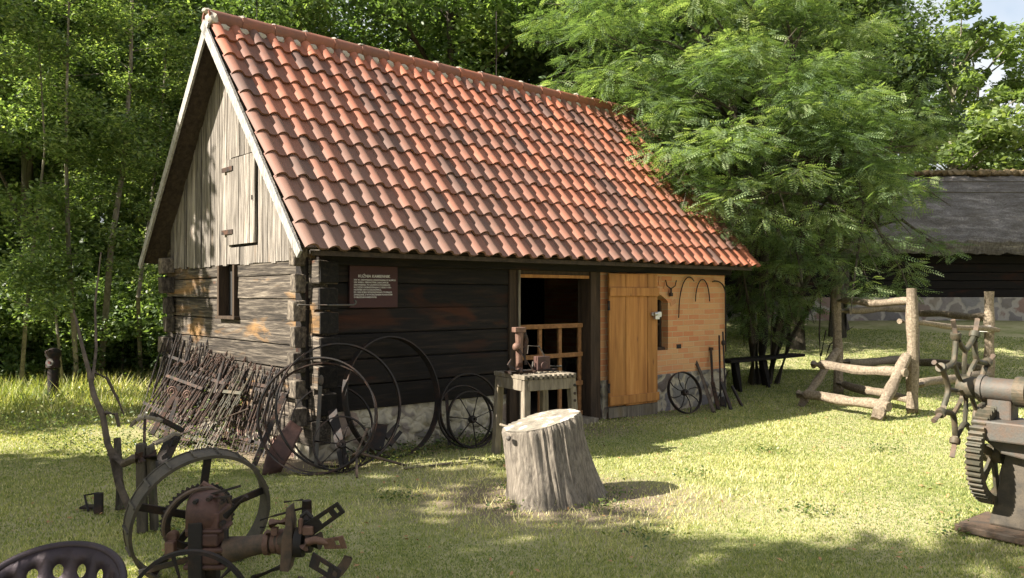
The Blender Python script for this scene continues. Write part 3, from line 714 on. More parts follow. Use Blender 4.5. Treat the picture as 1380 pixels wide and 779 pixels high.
fs = [(i * 7 + j, (i + 1) * 7 + j, (i + 1) * 7 + j + 1, i * 7 + j + 1) for i in range(8) for j in range(6)]
b.add(pts, fs); base = Vector((at(378, 636, 7.3).x, 7.3, 0)); b.v = [Vector((p.x, p.y, max(p.z - pts[0].z, 0))) for p in b.v]
o = mesh_obj('plough_blade', b, M['iron_red'], loc=base, smooth=True); m_ = o.modifiers.new('s', 'SOLIDIFY'); m_.thickness = .01
tag(o, 'curved rose rust plough blade standing below the hoops', 'plough blade')
# square plates under the hoop on the plinth
t = thing('iron_plate_fitting', 'dark iron plate fitting lying against the plinth inside the largest hoop', 'iron plate', onwall(515, 606, .3) * 1.0)
t.location.z = 0
b = MB(); b.beam(onwall(505, 606, .28), onwall(512, 572, .1), .16, .015, (0, 1, 0)); wpart('plate', b, M['iron'], t)
b = MB(); b.beam(onwall(520, 590, .22), onwall(536, 572, .1), .05, .02, (0, 1, 0)); b.beam(onwall(526, 600, .28), onwall(540, 582, .14), .04, .02, (0, 1, 0)); wpart('bracket', b, M['iron'], t)
# bent trestle rod lying in front
t = thing('bent_iron_trestle', 'bent iron rod trestle lying on the grass in front of the hoops', 'iron rod', gnd(480, 640))
p = at(481, 610, 7.35)
b = MB(); b.tube([at(467, 634, 7.5) , p + Vector((-.03, .02, -.02)), p, p + Vector((.06, 0, -.012)), at(548, 630, 7.6) + Vector((0, 0, .02))], .013, 8); wpart('rod', b, M['iron_brown'], t, smooth=True)
b = MB(); b.tube([p, gnd(481, 644)], .012, 8); wpart('leg', b, M['iron_brown'], t, smooth=True)
b = MB(); b.tube([p, at(495, 578, 7.5)], [.010, .016], 8); wpart('handle', b, M['iron_brown'], t, smooth=True)
b = MB(); b.tube([gnd(545, 633) + Vector((0, 0, .012)), gnd(590, 628) + Vector((0, 0, .012)), gnd(610, 626) + Vector((0, 0, .016))], .011, 7); tag(mesh_obj('loose_stick', b, M['pole_wood'], loc=gnd(575, 630), smooth=True), 'thin pale stick lying on the bare earth below the largest hoop', 'stick')

# tools against brick end
def gb(px, py): return gnd(px, py)
b = MB(); a0 = gnd(962, 556); b.tube([a0, at(945, 505, 11.75), at(934, 478, 11.85)], [.03, .025, .02], 8, wob=.1); q = at(938, 492, 11.8); b.tube([q, at(929, 482, 11.8)], [.018, .012], 6)
tag(mesh_obj('forked_stick', b, M['branch'], loc=a0, smooth=True), 'forked wooden stick leaning on the brick end above the wheel', 'stick')
b = MB(); a0 = gnd(968, 552); b.beam(a0, at(960, 515, 11.9), .05, .03, (0, 1, 0)); b.beam(at(960, 515, 11.9), at(958, 470, 12.0), .03, .03, (0, 1, 0)); b.box(at(958, 470, 12.0), (.06, .05, .04))
tag(mesh_obj('long_iron_tool', b, M['iron_rust'], loc=a0), 'short iron tool with square head left of the rods by the brick corner', 'iron tool')
for k, (px0, py0, px1, py1, lb) in enumerate([(971, 548, 969, 452, 'tallest straight iron rod leaning at the brick corner'), (978, 549, 974, 447, 'thin iron rod with a bulge near its top at the brick corner'), (964, 546, 981, 500, 'short iron rod crossing low at the brick corner')]):
    a0 = gnd(px0, py0); b = MB(); e = at(px1, py1, a0.y + .25); b.tube([a0, e], .014 - k * .002, 7)
    if k == 1: b.blob(a0.lerp(e, .85), .03, 2, .1, (1, 1, 1.5))
    tag(mesh_obj('iron_rod', b, M['iron_rust' if k == 0 else 'iron'], loc=a0, smooth=True), lb, 'iron rod', 'rods at the brick corner')
a0 = gnd(975, 548); b = MB()
b.beam(a0, gnd(968, 520) * 1.0 + Vector((0, 0, .3)), .05, .04); b.beam(gnd(985, 552), at(972, 515, 11.6), .04, .03); b.beam(gnd(1000, 548), at(986, 520, 11.8), .035, .03)
tag(mesh_obj('crossed_timber', b, M['iron'], loc=a0), 'dark crossed wooden shafts propped low at the brick corner', 'timber')

# ================================================================== IRON FENCE PANELS
def fence_panel(label, y0, x0, w_, L, lean, nb, mat='iron_rust', spear=True, scroll=False, roll=0.0):
    """foot line at building-local x0, from y0 along +y, leaning to the gable wall"""
    base = bl(x0, y0, 0)
    t = thing('iron_fence_panel', label, 'fence panel', base, (R(-lean), R(roll), BA - math.pi / 2), 'rusty iron fence panels stacked against the gable')
    # local x runs towards -y of building -> use negative width
    for zz in (.16 * L, .74 * L):
        b = MB(); b.bx(-w_, .0, -.008, .008, zz - .017, zz + .017); mesh_obj('rail', b, M[mat], t)
    me = None
    for k in range(nb):
        x = -w_ * (k + .5) / nb
        if me is None:
            b = MB(); h_ = L * .93
            b.tube([(0, 0, .03), (0, 0, h_ * .4), (0, 0, h_ * .42), (0, 0, h_ * .45), (0, 0, h_)], [.010, .010, .016, .010, .010], 6)
            if spear: b.tube([(0, 0, h_), (0, 0, h_ + .025), (0, 0, h_ + .08)], [.008, .02, .002], 6)
            if scroll: b.tube([(0, .0, h_ * .55), (.03, 0, h_ * .6), (.045, 0, h_ * .66), (.025, 0, h_ * .7), (.005, 0, h_ * .66)], .006, 6)
            o = mesh_obj('bar', b, M[mat], t, smooth=True); me = o
        else:
            o = me.copy(); C.objects.link(o); o.parent = t
        o.location = (x, rnd.uniform(-.004, .004), rnd.uniform(-.015, .015))
        o.rotation_euler = (rnd.uniform(-.04, .04), rnd.uniform(-.09, .09), 0); o.scale = (1, 1, rnd.uniform(.9, 1.08))
    return t
# orientation check: local -x axis must run to building +y (away from the viewer)
FP = [
 ('backmost fence panel against the gable logs at the far corner', 2.45, -.05, 1.15, 1.05, 10, 12, 'iron', True, False, 0),
 ('tall dark fence panel leaning steeply at the far gable corner', 2.85, -.25, .95, 1.12, 17, 10, 'iron', False, False, 4),
 ('fence panel in mid pile with plain bars and long rails', 1.75, -.25, 1.35, 1.02, 23, 15, 'iron_rust', True, False, -1),
 ('fence panel with scrolls between its bars at the pile middle', 1.55, -.42, 1.25, 1.0, 29, 13, 'iron_rust', True, True, 2),
 ('fence panel lit by the sun nearest the hoops', .75, -.16, 1.2, .96, 20, 14, 'iron_rust', True, False, 0),
 ('short fence panel in front of the pile, bars mossy', .95, -.45, 1.25, .94, 31, 15, 'iron_green', False, True, -3),
 ('outermost fence panel lowest on the left of the pile', 1.85, -.58, 1.15, .94, 34, 12, 'iron_rust', True, False, 3),
 ('loose fence panel lying across the middle of the pile, nearly upright', 1.2, -.30, 1.3, .90, 26, 16, 'iron_rust', False, True, 7),
 ('rusty fence panel low at the front left of the pile, sagging', 1.45, -.52, 1.2, .80, 38, 14, 'iron_rust', True, False, -6),
 ('narrow fence panel tucked beside the leftmost hoop', .35, -.12, .75, .88, 18, 9, 'iron', True, False, 0),
]
for a in FP: fence_panel(*a)
# loose pieces over the pile
bar('rusty_brace', at(205, 585, 8.0), at(243, 520, 8.4), .05, .02, 'rusty diagonal brace lying across the fence panel pile', 'iron bar', 'iron_rust')
tag(mesh_obj('thin_iron_rod', MB().tube([at(238, 588, 7.6), at(335, 551, 7.9)], .010, 7), M['iron_brown'], loc=at(238, 588, 7.6)), 'thin straight iron rod lying across the front of the fence pile', 'iron rod')
t = thing('scroll_ornament', 'rusty scroll ornament with curled ends on top of the fence pile', 'ornament', at(248, 560, 8.3))
for cx_, cy_, r0 in ((232, 527, .05), (252, 532, .045)):
    b = MB(); c0 = at(cx_, cy_, 8.2); b.tube([c0 + Vector((r0 * (1 - i / 22) * math.cos(i * .6), 0, r0 * (1 - i / 22) * math.sin(i * .6))) for i in range(18)], .008, 6); wpart('scroll', b, M['iron_pink'], t, smooth=True)
b = MB(); b.beam(at(223, 590, 8.0), at(240, 535, 8.2), .04, .012, (0, 1, 0)); wpart('stem', b, M['iron_rust'], t)
b = MB(); b.tube([at(289, 530, 8.4), at(297, 505, 8.5), at(303, 483, 8.55), at(299, 478, 8.55)], [.012, .02, .014, .008], 8)
tag(mesh_obj('twisted_finial', b, M['iron_rust'], loc=at(289, 530, 8.4), smooth=True), 'twisted rusty finial standing highest above the fence pile', 'finial')

# ================================================================== WORKBENCH + VISE
F0 = Vector((.13, 7.80, 0)); U = Vector((.86, .5, 0)).normalized(); Vd = Vector((-.5, .86, 0)).normalized()
wa = math.atan2(U.y, U.x)
t = thing('workbench', 'rough grey wooden workbench with slatted top before the doorway', 'workbench', F0, (0, 0, wa))
W_, D_, H_ = .52, .50, .80
for i, (x, y, sx, sy) in enumerate(((0, 0, -.02, -.03), (W_, 0, .05, -.02), (0, D_, -.03, .03), (W_, D_, .03, .03))):
    b = MB(); b.beam((x + sx, y + sy, 0), (x, y, H_ - .005), .07, .07, (0, 1, 0)); mesh_obj('leg', b, M['bench_wood'], t, bevel=.005)
b = MB(); b.bx(.0, W_, -.045, -.012, H_ - .12, H_ - .015); b.bx(.0, W_, D_ - .0, D_ + .03, H_ - .12, H_ - .015); b.bx(-.045, -.012, 0, D_, H_ - .12, H_ - .015); b.bx(W_ + .012, W_ + .045, 0, D_, H_ - .12, H_ - .015)
mesh_obj('apron', b, M['bench_wood'], t, bevel=.004)
b = MB()
for k in range(11):
    b.tint = rnd.uniform(.2, .8); b.bx(-.05 + k * .056, -.05 + k * .056 + .036, -.06, D_ + .04, H_ - .012, H_ + .030)
mesh_obj('slatted_top', b, M['bench_wood'], t, bevel=.004)
b = MB(); b.tube([(-.02, .1, .3), (-.02, D_ - .05, .3)], .015); mesh_obj('stretcher', b, M['bench_wood'], t)
for zz in (.56, .63, .71): b = MB(); b.disc((W_ + .02, -.0, zz), (0, 1, 0), .014, .095); mesh_obj('bolt', b, M['iron'], t)
TZ = H_ + .030
vb = F0 + U * .06 + Vd * .22 + Vector((0, 0, TZ))
vz = thing('leg_vise', 'rusty upright leg vise standing on the workbench', 'vise', vb, (0, 0, wa))
b = MB(); b.tube([(0, 0, 0), (0, 0, .1), (.0, 0, .3), (.0, 0, .40)], [.045, .035, .04, .045], 8); b.box((-.005, 0, .425), (.12, .08, .05)); mesh_obj('fixed_jaw', b, M['iron_pink'], vz, bevel=.006)
b = MB(); b.tube([(.06, -.02, .08), (.05, -.01, .2), (.075, 0, .32), (.045, 0, .40)], [.02, .024, .03, .03], 8); b.box((.035, 0, .42), (.05, .07, .05)); mesh_obj('moving_jaw', b, M['iron_rust'], vz, bevel=.004)
b = MB(); b.blob((-.045, -.03, .26), .045, 2, .05); b.tube([(-.06, -.03, .26), (.06, 0, .25)], .018); mesh_obj('screw_box', b, M['iron_pink'], vz, smooth=True)
b = MB(); b.tube([(-.045, -.06, .24), (.10, -.12, .02)], .010, 7); b.blob((.10, -.12, .02), .02, 1, 0); mesh_obj('handle', b, M['iron_rust'], vz, smooth=True)
b = MB(); b.box((0, 0, .012), (.26, .14, .024)); mesh_obj('foot_plate', b, M['iron_rust'], vz)
hb = F0 + Vd * .12 - U * .02 + Vector((0, 0, TZ))
b = MB(); b.tube([hb + Vector((.0, 0, .03)), hb + U * .45 + Vector((0, 0, .03))], .014, 8); b.tube([hb + Vector((.01, 0, .03)), hb - U * .05 + Vector((0, 0, .05)), hb - U * .10 + Vector((0, 0, .10)), hb - U * .07 + Vector((0, 0, .15))], [.022, .022, .016, .006], 8)
b.blob(hb + Vector((.03, 0, .03)), .03, 1, .1)
tag(mesh_obj('bick_hammer', b, M['iron_rust'], loc=hb, smooth=True), 'rusty iron bar with curled horn lying on the workbench edge', 'iron tool')
bb = F0 + U * .36 + Vd * .28 + Vector((0, 0, TZ))
t = thing('iron_block_clamp', 'rusty iron block with a thin crank handle on the right of the workbench', 'iron tool', bb, (0, 0, wa))
b = MB(); b.box((0, 0, .075), (.15, .08, .15)); b.disc((0, -.045, .06), (0, 1, 0), .04, .02); mesh_obj('block', b, M['iron_red'], t, bevel=.006)
b = MB(); b.tube([(-.16, 0, .26), (-.03, 0, .25), (.03, 0, .15)], .007, 6); b.tube([(-.16, 0, .26), (-.17, 0, .18)], .005, 6); b.tube([(-.10, 0, .10), (-.12, 0, .03)], .012, 6); mesh_obj('crank', b, M['iron_grey'], t)
b = MB(); b.tube([(.06, -.02, .05), (.22, -.02, .04)], .014, 8); mesh_obj('spindle', b, M['iron_grey'], t)

# ================================================================== STUMP
sc_ = Vector((.32, 6.42, 0)); n = 200; rows = 30; b = MB(); vs = []
top_c = Vector((.235, 6.50, .60))
for j in range(rows + 1):
    v_ = j / rows
    for k in range(n):
        a = 2 * math.pi * k / n
        flare = .075 * (1 - v_) ** 2.2 * (1 + .6 * math.sin(3 * a + 1) + .4 * math.sin(5 * a)); rr = .300 + .03 * math.sin(2 * a + .5) + flare + .006 * noise.noise(Vector((math.cos(a) * 6, math.sin(a) * 6, v_ * .9)) * 1.3) * 3
        rr += .012 * noise.noise(Vector((math.cos(a) * 14, math.sin(a) * 14, v_ * 1.2))) - .009 * max(0, 1 - abs(noise.noise(Vector((math.cos(a) * 5.5, math.sin(a) * 5.5, v_ * .5 + 3)))) * 14)
        if v_ > .96: rr -= .012 * (v_ - .96) / .04
        c = sc_.lerp(Vector((top_c.x, top_c.y, 0)), v_)
        zt = (.60 + .12 * math.cos(a - R(-10 + 30)) * .55 * v_)
        vs.append((c.x + rr * math.cos(a), c.y + rr * math.sin(a) * .95, -.03 + (zt + .03) * v_))
fs = [(j * n + k, j * n + (k + 1) % n, (j + 1) * n + (k + 1) % n, (j + 1) * n + k) for j in range(rows) for k in range(n)]
b.add(vs, fs)
def stump_mat():
    m, t, p = new_mat('stump side'); v = mapv(t, (1, 1, .07)); n1 = nz(t, v, 55, 9, .75, .3); n2 = nz(t, mapv(t), 5, 5)
    r = ramp(t, [(.32, (.022, .018, .014)), (.46, (.13, .11, .085)), (.6, (.26, .225, .175)), (.8, (.38, .335, .27))]); t.links.new(n1, r.inputs[0])
    c = mixc(t, mth(t, 'MULTIPLY', n2, .55), r.outputs[0], (.17, .14, .11)); t.links.new(c, p.inputs['Base Color']); p.inputs['Roughness'].default_value = .9
    bump(t, p, n1, 1.0, .02); return m
def stump_top_mat():
    m, t, p = new_mat('stump top'); v = mapv(t); wv = t.nodes.new('ShaderNodeTexWave'); wv.wave_type = 'RINGS'; wv.rings_direction = 'Z'
    wv.inputs['Scale'].default_value = 14; wv.inputs['Distortion'].default_value = 2.5; wv.inputs['Detail'].default_value = 3; t.links.new(v, wv.inputs[0])
    n1 = nz(t, v, 9, 8, .7); r = ramp(t, [(.3, (.07, .06, .045)), (.45, (.17, .15, .115)), (.57, (.25, .22, .17)), (.60, (.75, .74, .72)), (.7, (.82, .81, .79))]); t.links.new(n1, r.inputs[0])
    c = mixc(t, mth(t, 'MULTIPLY', wv.outputs['Fac'], .22), r.outputs[0], (.12, .09, .06)); t.links.new(c, p.inputs['Base Color']); p.inputs['Roughness'].default_value = .9; bump(t, p, n1, .5, .01); return m
st = thing('chopping_stump', 'thick grey weathered tree stump used as a block on the lawn', 'tree stump', sc_)
wpart('trunk_side', b, stump_mat(), st, smooth=True)
tp = [Vector(vs[rows * n + k]) for k in range(n)]; cen = sum(tp, Vector()) / n; b2 = MB(); vv = [cen]; fs = []
for q in range(1, 7):
    for k in range(n):
        p = cen.lerp(tp[k], q / 6 * .998); p.z += .008 * noise.noise(p * 9) + .003; vv.append(p)
for k in range(n): fs.append((0, 1 + k, 1 + (k + 1) % n))
for q in range(5):
    for k in range(n): fs.append((1 + q * n + k, 1 + (q + 1) * n + k, 1 + (q + 1) * n + (k + 1) % n, 1 + q * n + (k + 1) % n))
b2.add(vv, fs); wpart('cut_top', b2, stump_top_mat(), st, smooth=True)
b = MB(); b.blob(cen + Vector((-.26, -.24, -.10)), .02, 2, .2); wpart('knot', b, M['iron_grey'], st, smooth=True)

# ================================================================== SHOEING FRAME (posts and rails)
P1 = Vector((5.23, 13.1, 0)); P2 = Vector((5.35, 10.94, 0)); P3 = Vector((7.53, 12.9, 0)); P4 = Vector((7.42, 15.1, 0))
for p in (P1, P2, P3, P4): p.z = gz(p.x, p.y)
t = thing('pole_frame', 'square frame of bare round poles with a leaning ladder side on the lawn', 'pole frame', P2)
def pole(a, b_, r0, r1=None, n_=10, bend=.03, mat='pole_wood', name='rail', seed=0):
    a = Vector(a); b_ = Vector(b_); r1 = r1 or r0; q = MB(); pts = []; rs = []
    L_ = (b_ - a).length; off = Vector((rnd.uniform(-1, 1), rnd.uniform(-1, 1), rnd.uniform(-1, 1))) * bend
    for i in range(n_ + 1):
        u = i / n_; pts.append(a.lerp(b_, u) + off * math.sin(math.pi * u) + Vector((0, 0, .012 * math.sin(u * 9 + seed)))); rs.append((r0 + (r1 - r0) * u) * (1 + .1 * math.sin(u * 17 + seed) + rnd.uniform(-.05, .05)))
    q.tube(pts, rs, 22, wob=.012, ridge=.06); return q
for k, (p, h) in enumerate(((P1, 1.72), (P2, 1.69), (P3, 1.66), (P4, 1.5))):
    q = pole(p - Vector((0, 0, .1)), Vector((p.x - .05 if k == 0 else p.x, p.y, p.z * (1 if k == 3 else 1) + h - (p.z if k < 3 else 0))), .077, .070, 10, .03, seed=k)
    wpart('post', q, M['pole_wood'], t, smooth=True)
def zz(p, z): return Vector((p.x, p.y, z))
rails = [(zz(P1, 1.50), zz(P2, 1.51), .055, .05), (zz(P1, 1.33), zz(P4, 1.33), .055, .06), (zz(P4, 1.27), zz(P3, 1.24), .055, .06), (at(1212, 433, 11.1), at(1345, 445, 12.85), .035, .04),
         (zz(P1, .52), zz(P4, .42), .06, .07), (zz(P4, .36), zz(P3, .42), .07, .06), (zz(P2, .38), zz(P3, .33), .055, .06), (zz(P1, .18), zz(P2, .20), .065, .055)]
for k, (a, b_, r0, r1) in enumerate(rails): wpart('rail', pole(a, b_, r0, r1, seed=k * 2.1), M['pole_wood'], t, smooth=True)
wpart('leaning_pole', pole(gnd(1078, 549), (4.92, 12.35, .75), .055, .06, bend=.01), M['pole_wood'], t, smooth=True)
wpart('leaning_pole', pole(gnd(1180, 566), at(1222, 480, 10.85), .075, .07, bend=.01), M['pole_wood'], t, smooth=True)
wpart('rung', pole(at(1096, 491, 11.95), at(1221, 503, 10.66), .06, .065, bend=.01), M['pole_wood'], t, smooth=True)
wpart('rung', pole(at(1076, 531, 11.65), at(1198, 549, 10.42), .06, .07, bend=.03), M['pole_wood'], t, smooth=True)
b = MB(); q = at(1327, 443, 12.78); b.ring(q, (0, 0, 1), .088, .078, .09, 20); wpart('white_tape', b, M['white'], t, smooth=True)

# ================================================================== RIGHT MACHINE (hand-cranked tyre bender)
mo = Vector((3.55, 5.55, 0))
mc = thing('tyre_bending_machine', 'cast iron machine with star handwheel and toothed gear at the right edge', 'machine', mo)
AX = Vector((.62, -.785, -.01)).normalized()      # axle direction, pointing right and towards the viewer
hubc = at(1318, 527, 5.55)
wc = at(1300, 521, 5.62)
a_, b_ = sweep_frame(AX)                  # in-plane axes
def wp(r_, ang): return wc + a_ * (r_ * math.cos(ang)) + b_ * (r_ * math.sin(ang))
RW = .375; ang0 = R(22.5)
sw = MB()
NA = 8
for k in range(NA):                       # scalloped rim between the collars
    a0 = ang0 + k * 2 * math.pi / NA; pts = []
    for i in range(13):
        u = i / 12; r_ = RW - .12 * math.sin(math.pi * u) ** .8; pts.append(wp(r_, a0 + u * 2 * math.pi / NA))
    sw.tube(pts, .019, 9)
hw = wpart('handwheel', sw, M['iron_green'], mc, smooth=True)
for k in range(NA):
    a0 = ang0 + (k + .5) * 2 * math.pi / NA; q = MB(); q.tube([wp(.04, a0 - .4), wp(.14, a0 - .12), wp(RW - .12, a0)], .016, 8); wpart('spoke', q, M['iron_green'], hw, smooth=True)
for k in range(NA):
    a0 = ang0 + k * 2 * math.pi / NA
    q = MB(); q.lathe([(.001, -.02), (.032, -.02), (.036, 0), (.032, .02), (.001, .02)], wp(RW + .01, a0), wp(RW + .1, a0) - wc, 14); wpart('collar', q, M['iron_green'], hw, smooth=True)
    q = MB(); q.tube([wp(RW + .01, a0), wp(RW + .125, a0)], [.016, .017], 10); wpart('handle', q, M['iron_brown'], hw, smooth=True)
q = MB(); q.lathe([(.001, -.06), (.06, -.06), (.075, -.03), (.075, .05), (.05, .08), (.001, .08)], wc + AX * .02, AX, 24); wpart('hub', q, M['iron_green'], hw, smooth=True)
q = MB(); q.tube([wc, wc + AX * .62], .03, 14); wpart('axle', q, M['iron_grey'], mc, smooth=True)
bc = wc + AX * .17
q = MB(); q.lathe([(.001, -.07), (.085, -.07), (.09, -.05), (.078, -.02), (.078, .16), (.084, .18), (.001, .18)], bc + AX * .0, AX, 28); q.ring(bc - AX * .055, AX, .094, .05, .03, 28)
wpart('bearing', q, M['iron_grey'], mc, smooth=True)
gc = at(1338, 611, 5.5); GR = .335
q = MB(); prof_ = []
NT = 52; vs = []
for k in range(NT):
    for u, r_ in ((0, GR - .022), (.25, GR), (.55, GR), (.8, GR - .022)):
        a = 2 * math.pi * (k + u) / NT
        for s in (-.045, .045): vs.append(gc + (a_ * math.cos(a) + b_ * math.sin(a)) * r_ + AX * s)
        for s in (.045, -.045): vs.append(gc + (a_ * math.cos(a) + b_ * math.sin(a)) * (GR - .06) + AX * s)
nn = NT * 4
fs = [(i * 4 + j, ((i + 1) % nn) * 4 + j, ((i + 1) % nn) * 4 + (j + 1) % 4, i * 4 + (j + 1) % 4) for i in range(nn) for j in range(4)]
q.add(vs, fs); gw = wpart('gear_wheel', q, M['iron_green'], mc)
for k in range(6):
    a = 2 * math.pi * k / 6 + .3; d = a_ * math.cos(a) + b_ * math.sin(a); q = MB(); q.beam(gc + d * .04, gc + d * (GR - .055), .055, .022, AX); wpart('spoke', q, M['iron_green'], gw, bevel=.004)
q = MB(); q.lathe([(.001, -.06), (.06, -.06), (.06, .06), (.001, .06)], gc, AX, 20); wpart('hub', q, M['iron_green'], gw, smooth=True)
q = MB(); q.ring(wc + AX * .36, AX, .10, .03, .07, 28); wpart('pinion', q, M['iron_green'], mc)
# frame: bracket, bed, pedestal, base plate (runs out of the picture to the right)
fx = Vector((.62, -.785, 0)).normalized(); fy = Vector((.785, .62, 0)).normalized()
def fr(o_, x, y, z): return Vector((o_.x, o_.y, 0)) + fx * x + fy * y + Vector((0, 0, z))
FO = Vector((bc.x, bc.y, 0))
RM = Matrix((fx, fy, Vector((0, 0, 1)))).transposed()
q = MB(); q.box(fr(FO, .06, .02, .865), (.15, .13, .20), M=RM); q.box(fr(FO, .30, -.02, .72), (.66, .34, .11), M=RM)
q.box(fr(FO, .30, -.20, .715), (.68, .03, .13), M=RM)
q.prism([(-.03, .66), (.63, .66), (.55, .50), (.10, .56)], Matrix.Translation(fr(FO, 0, -.12, 0)) @ RM.to_4x4() @ Matrix.Diagonal((1, .2, 1, 1)))
wpart('bracket', q, M['iron_grey'], mc, bevel=.012)
q = MB(); q.prism([(.10, .62), (.62, .62), (.82, .06), (-.02, .06), (.05, .35)], Matrix.Translation(fr(FO, 0, -.02, 0)) @ RM.to_4x4() @ Matrix.Diagonal((1, .20, 1, 1)))
wpart('pedestal', q, M['iron_dust'], mc, bevel=.015)
q = MB(); q.box(fr(FO, .36, .08, .035), (1.06, .52, .05), M=RM); wpart('base_plate', q, M['iron_brown'], mc, bevel=.01)
q = MB(); q.tube([gc, gc + AX * .5], .026, 12); wpart('axle', q, M['iron'], mc)
q = MB(); q.ring(wc + AX * .60, AX, .17, .03, .05, 28); wpart('flange', q, M['iron_grey'], mc)

# ================================================================== LEFT FOREGROUND MACHINE
m0 = Vector((-1.80, 4.60, 0))
mw = thing('mowing_machine', 'old rusty wheeled mowing machine with gearbox and slotted iron arms', 'farm machine', m0)
def rimwheel(c, ax, Rr, wd, th, ns, hubr, hubl, mat, nm='wheel', spw=.045, spt=.016, strakes=0, ph=0.0, lip=0.0, round_sp=False):
    ax = Vector(ax).normalized(); u, v_ = sweep_frame(ax); q = MB()
    if lip: q.lathe([(Rr - th, -wd / 2), (Rr + lip, -wd / 2), (Rr + lip, -wd / 2 + .008), (Rr, -wd / 2 + .008), (Rr, wd / 2 - .008), (Rr + lip, wd / 2 - .008), (Rr + lip, wd / 2), (Rr - th, wd / 2)], c, ax, 64, closed=True)
    else: q.ring(c, ax, Rr, Rr - th, wd, 64)
    for k in range(strakes):
        a = 2 * math.pi * k / strakes; d = u * math.cos(a) + v_ * math.sin(a); e = ax.cross(d)
        q.box(c + d * (Rr + .006), (wd * .86, .012, .012), M=Matrix((ax, e, d)).transposed())
    wh = wpart(nm, q, M[mat], mw, smooth=True, auto=30)
    for k in range(ns):
        a = 2 * math.pi * k / ns + ph; d = u * math.cos(a) + v_ * math.sin(a); q = MB()
        if round_sp: q.tube([c + d * hubr * .8, c + d * (Rr - th * .5)], spt, 8)
        else: q.beam(c + d * hubr * .8, c + d * (Rr - th * .6), spw, spt, ax)
        wpart('spoke', q, M['iron'], wh, bevel=.003)
    q = MB(); q.lathe([(.001, -hubl / 2), (hubr * .8, -hubl / 2), (hubr, -hubl / 5), (hubr, hubl / 5), (hubr * .8, hubl / 2), (.001, hubl / 2)], c, ax, 24); wpart('hub', q, M['iron'], wh, smooth=True)
    return wh
AXW = Vector((.62, -.74, -.24)).normalized()
wc1 = at(270, 696, 4.72)
rimwheel(wc1, AXW, .395, .115, .014, 5, .05, .16, 'iron_dust', strakes=18, ph=.35, lip=.005)
gcc = at(272, 700, 4.50)
# crown gear between
q = MB(); vs = []; NT = 44; GR2 = .205; u_, v2 = sweep_frame(AXW)
gc2 = at(268, 697, 4.62)
for k in range(NT):
    for u, r_ in ((0, GR2 - .014), (.3, GR2), (.55, GR2), (.85, GR2 - .014)):
        a = 2 * math.pi * (k + u) / NT; d = u_ * math.cos(a) + v2 * math.sin(a)
        for s in (-.015, .015): vs.append(gc2 + d * r_ + AXW * s)
        for s in (.015, -.015): vs.append(gc2 + d * (GR2 - .05) + AXW * s)
nn = NT * 4; q.add(vs, [(i * 4 + j, ((i + 1) % nn) * 4 + j, ((i + 1) % nn) * 4 + (j + 1) % 4, i * 4 + (j + 1) % 4) for i in range(nn) for j in range(4)])
wpart('gear_ring', q, M['iron'], mw)
rimwheel(at(268, 700, 4.45), AXW, .19, .02, .012, 0, .03, .05, 'iron_brown', nm='guard_ring')
rimwheel(at(256, 822, 4.05), Vector((.12, -.99, 0)), .30, .035, .018, 6, .04, .1, 'iron', spt=.012, ph=.25, round_sp=True)
# gearbox body
def lathe_path(q, pts, rs, n=18): q.tube(pts, rs, n)
gb0 = at(283, 700, 4.40)
q = MB(); q.lathe([(.001, -.085), (.10, -.085), (.118, -.05), (.118, .05), (.10, .085), (.001, .085)], at(279, 690, 4.42), Vector((1, .1, 0)), 28, ang0=0)
q.box(at(282, 700, 4.42), (.18, .20, .13)); wpart('gear_housing', q, M['iron_red'], mw, smooth=True, bevel=.01)
q = MB(); c0 = at(283, 735, 4.40)
for z_, w_, h_ in ((.10, .20, .025), (.055, .155, .07), (.0, .21, .03), (-.045, .17, .06), (-.09, .22, .03)): q.box(c0 + Vector((.0, 0, z_)), (w_, .18, h_))
wpart('gearbox', q, M['iron_red'], mw, bevel=.012)
q = MB(); q.box(at(266, 745, 4.33), (.075, .06, .34)); wpart('side_plate', q, M['iron'], mw, bevel=.006)
q = MB(); c0 = at(283, 693, 4.33)
for dx, dz in ((-.07, .07), (.07, .07), (-.07, -.045), (.07, -.045), (0, .085)): q.disc(c0 + Vector((dx, 0, dz)), (0, 1, 0), .012, .05, 6)
for dx, dz in ((-.09, -.1), (.09, -.1), (-.09, -.2), (.09, -.2)): q.disc(c0 + Vector((dx, .0, dz)), (0, 0, 1), .013, .05, 6)
wpart('bolt', q, M['iron'], mw)
q = MB(); q.tube([at(287, 668, 4.40), at(288, 690, 4.36)], .018, 10); q.beam(at(284, 666, 4.40), at(323, 655, 4.35), .03, .012); q.beam(at(290, 671, 4.35), at(312, 669, 4.3), .02, .012); q.tube([at(305, 695, 4.35), at(333, 668, 4.3)], [.018, .012], 8)
wpart('lever', q, M['iron'], mw)
q = MB(); q.tube([at(262, 662, 4.5), at(275, 652, 4.5), at(292, 662, 4.5)], .02, 8); wpart('oil_cap', q, M['iron_pink'], mw, smooth=True)
